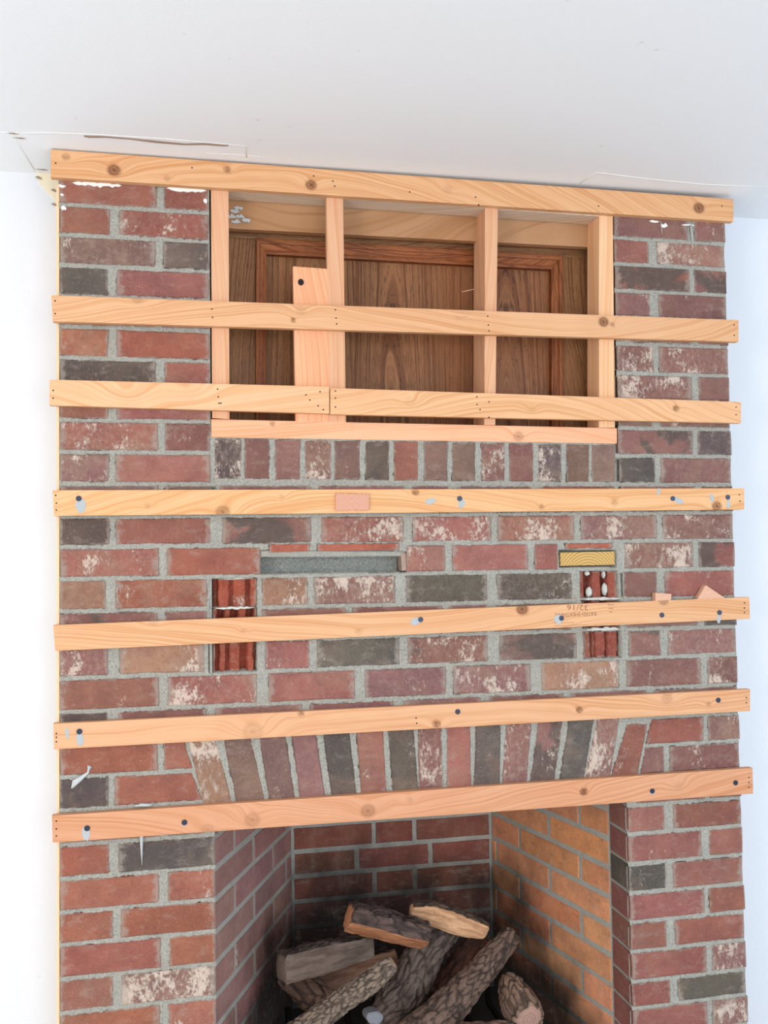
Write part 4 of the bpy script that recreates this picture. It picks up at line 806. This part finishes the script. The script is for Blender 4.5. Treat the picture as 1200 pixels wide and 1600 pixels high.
# ---------------------------------------------------------------- logs
def log(key, label, bark, cut, seed, cut_n=None, cut_c=.3, plate=60., disp=.0045, ends=(True, True), boxy=0., nodes_=None, cut2=None):
    pts = LOGS[key]; P = [Vector(p[:3]) for p in pts]; Rr = [p[3] for p in pts]
    # resample
    seg = [0]
    for a, b in zip(P[:-1], P[1:]): seg.append(seg[-1] + (b - a).length)
    L = seg[-1]; n = max(12, int(L / .0026)); C_, R_ = [], []
    def cr(i, f, arr):
        g = lambda k: arr[max(0, min(len(arr) - 1, k))]; a, b, c, d = g(i - 1), g(i), g(i + 1), g(i + 2)
        return (b * 2 + (c - a) * f + (a * 2 - b * 5 + c * 4 - d) * f * f + (b * 3 - a - c * 3 + d) * f ** 3) * .5
    for k in range(n + 1):
        s = L * k / n; i = 0
        while i < len(seg) - 2 and s > seg[i + 1]: i += 1
        f = (s - seg[i]) / (seg[i + 1] - seg[i]); C_.append(cr(i, f, P)); R_.append(cr(i, f, Rr))
    m = 84; vs, cr_, cu_, S_, T_ = [], [], [], [], []
    d0 = (C_[1] - C_[0]).normalized(); up = (Vector((0, 0, 1)) - d0 * d0.z).normalized()
    rings = []
    for k in range(n + 1):
        d = (C_[min(k + 1, n)] - C_[max(k - 1, 0)]).normalized(); up = (up - d * up.dot(d)).normalized(); sd = d.cross(up); s = L * k / n
        e = min(k, n - k) * L / n; er = 1. if e > .006 else .86 + .14 * math.sin(e / .006 * math.pi / 2)
        for q in range(m):
            t = 2 * math.pi * q / m; v = up * math.cos(t) + sd * math.sin(t)
            if boxy: v = v * (1 + boxy * (1 / max(abs(math.cos(t)), abs(math.sin(t))) - 1))
            r = R_[k] * er * (1 + .10 * noise.noise((math.cos(t) * 1.2, math.sin(t) * 1.2, s * 12 + seed)))
            p = C_[k] + v * r; cut_m = 0.
            for cn, cc in ((cut_n, cut_c), cut2 or (None, 0)):
                if cn is None: continue
                N = Vector(cn); N = (N - d * N.dot(d)).normalized(); lim = cc * R_[k] * (1 + .08 * noise.noise((s * 25, seed, 1))); h = (p - C_[k]).dot(N)
                if h > lim: p = p - N * (h - lim) * .97; cut_m = 1.
            if not cut_m:
                vv = v * r; c = Vector((vv.x * plate * 1., vv.y * plate, vv.z * plate)); ax = d * (s * plate * .38); c = (c - d * c.dot(d)) + ax + Vector((seed * 7, seed * 3, 0))
                c += Vector((noise.noise(c * .9), noise.noise(c * .9 + Vector((9, 0, 0))), noise.noise(c * .9 + Vector((0, 9, 0))))) * .45
                dd, _ = noise.voronoi(c); ck = min(1, max(0, (dd[1] - dd[0]) / .30)); ck = .25 + .75 * ck if noise.noise(c * .7) > .12 else ck; ck = ck * ck * (3 - 2 * ck)
                p = p + v * (disp * (ck - .6) + .0018 * noise.noise(p * 130) + .002 * noise.noise(p * 45)); cr_.append(.12 + .88 * ck)
            else:
                p = p + v * .0012 * noise.noise((p.x * 90, p.y * 90, p.z * 90)); cr_.append(1.)
            vs.append(p); cu_.append(cut_m); S_.append(s); T_.append((p - C_[k]).dot(up))
    fs = [(k * m + q, k * m + (q + 1) % m, (k + 1) * m + (q + 1) % m, (k + 1) * m + q) for k in range(n) for q in range(m)]
    for end, kk_ in ((0, 0), (1, n)):
        prev = [kk_ * m + q for q in range(m)]; d = (C_[1] - C_[0]).normalized() * -1 if end == 0 else (C_[n] - C_[n - 1]).normalized()
        c0 = sum((Vector(vs[i]) for i in prev), Vector()) / m
        for rr in (.93, .8, .5, .2):
            cur = []
            for q in range(m):
                b = Vector(vs[kk_ * m + q]); p = c0 + (b - c0) * rr + d * (.0035 * (1 - rr) ** .5 + .0012 * noise.noise(b * 60 + Vector((rr * 9, 0, 0))))
                cur.append(len(vs)); vs.append(p); cr_.append(1. if rr < .9 else .8); cu_.append(1. if rr < .92 else .6); S_.append(rr * .06); T_.append(rr * .4)
            for q in range(m): fs.append((prev[q], prev[(q + 1) % m], cur[(q + 1) % m], cur[q]) if end else (prev[(q + 1) % m], prev[q], cur[q], cur[(q + 1) % m]))
            prev = cur
        fs.append(tuple(prev) if end else tuple(prev[::-1]))
    me = mesh('log', vs, fs, True)
    for an, arr in (('crack', cr_), ('cut', cu_), ('ss', S_), ('tt', T_)): me.attributes.new(an, 'FLOAT', 'POINT').data.foreach_set('value', arr)
    bm = bmesh.new(); bm.from_mesh(me); bmesh.ops.recalc_face_normals(bm, faces=bm.faces); bm.to_mesh(me); bm.free()
    o = link('log', me, 'bark', label=label, cat='log', group='logs piled in the firebox'); o.color = lin(bark); c = lin(cut); o['cr'], o['cg'], o['cb'] = c[0], c[1], c[2]
    return o
BK = (112, 96, 88)
log('L2', 'light tan log with a charred top edge, topmost of the pile', (96, 78, 64), (224, 176, 136), 1, (-.1, -.85, -.45), .25, 90, .003, cut2=((.0, -.6, -1), .75))
log('L1', 'split log with cracked bark and orange underside, just below the topmost tan log', (98, 80, 74), (196, 134, 96), 2, (-.1, -.62, -.78), .62, 58, .005, boxy=.55)
log('L3', 'smooth grey split log with squared end, propped at the dusky side of the firebox', (92, 80, 74), (120, 104, 94), 3, (.15, -1, .12), .45, 60, .004, boxy=.7, cut2=((0, 0, -1), .8))
log('L4', 'thick bark-covered log standing upright at the centre of the pile', BK, (150, 120, 100), 4, None, 0, 62, .005)
log('L5', 'knobbly pale grey-brown branch leaning in front of the thick centre log', (140, 124, 110), (170, 140, 116), 5, None, 0, 110, .0035)
log('L6', 'long bark-covered log slanting from the orange brick side down to the front', (120, 98, 86), (150, 116, 94), 6, None, 0, 72, .0045)
log('L7', 'thick stub with a pinkish sawn end below the orange brick side', (150, 122, 104), (188, 150, 134), 7, None, 0, 56, .004)
log('L8', 'dim brown log lying behind the smooth grey split log', (104, 80, 66), (128, 94, 76), 8, (0, -1, .3), .6, 40, .004)
log('L9', 'short bark piece with an orange-brown sawn end, low beneath the grey split log', (112, 88, 74), (150, 104, 78), 9, None, 0, 40, .005)
log('L10', 'dark reddish log at the very back behind the slanting log', (104, 66, 54), (110, 70, 56), 10, None, 0, 40, .004)
log('L12', 'thin reddish-brown stick lying lowest at the front of the pile', (122, 92, 82), (130, 96, 84), 11, None, 0, 50, .003)
# ashen sawn knot on the thick centre log
l4 = [o for o in COL.objects if o.name.startswith('log') and 'thick bark-covered log standing' in o.get('label', '')][0]
kx, ky, kz = KNOT_END
me = prism('knot_face', [(.019 * math.cos(a) * (1 + .06 * math.sin(3 * a)), .014 * math.sin(a)) for a in [k_ * .4189 for k_ in range(15)]], -.006, .05, .003, .0008, False)
me.transform(Matrix.Rotation(-.25, 4, 'X') @ Matrix.Rotation(.2, 4, 'Y')); o = link('knot_face', me, 'ash', l4, label='ashen grey sawn knot'); o.location = (kx, ky, kz)
# iron grate that carries the logs
gr = empty('fire_grate', (.77, .24, ZF), 'black iron grate under the logs', 'grate')
for i in range(8):
    x = .50 + i * .075; o = link('grate_bar', tube('grate_bar', [(x, .07, ZF + .10), (x, .09, ZF + .06), (x, .42, ZF + .06), (x, .44, ZF + .10)], .008, 8), 'iron'); keep(o, gr)
for y in (.12, .33):
    o = link('cross_bar', tube('cross_bar', [(.47, y, ZF + .047), (1.05, y, ZF + .047)], .008, 8), 'iron'); keep(o, gr)
    for x in (.52, 1.0): o = link('leg', tube('leg', [(x, y, ZF), (x, y, ZF + .047)], .008, 8), 'iron'); keep(o, gr)
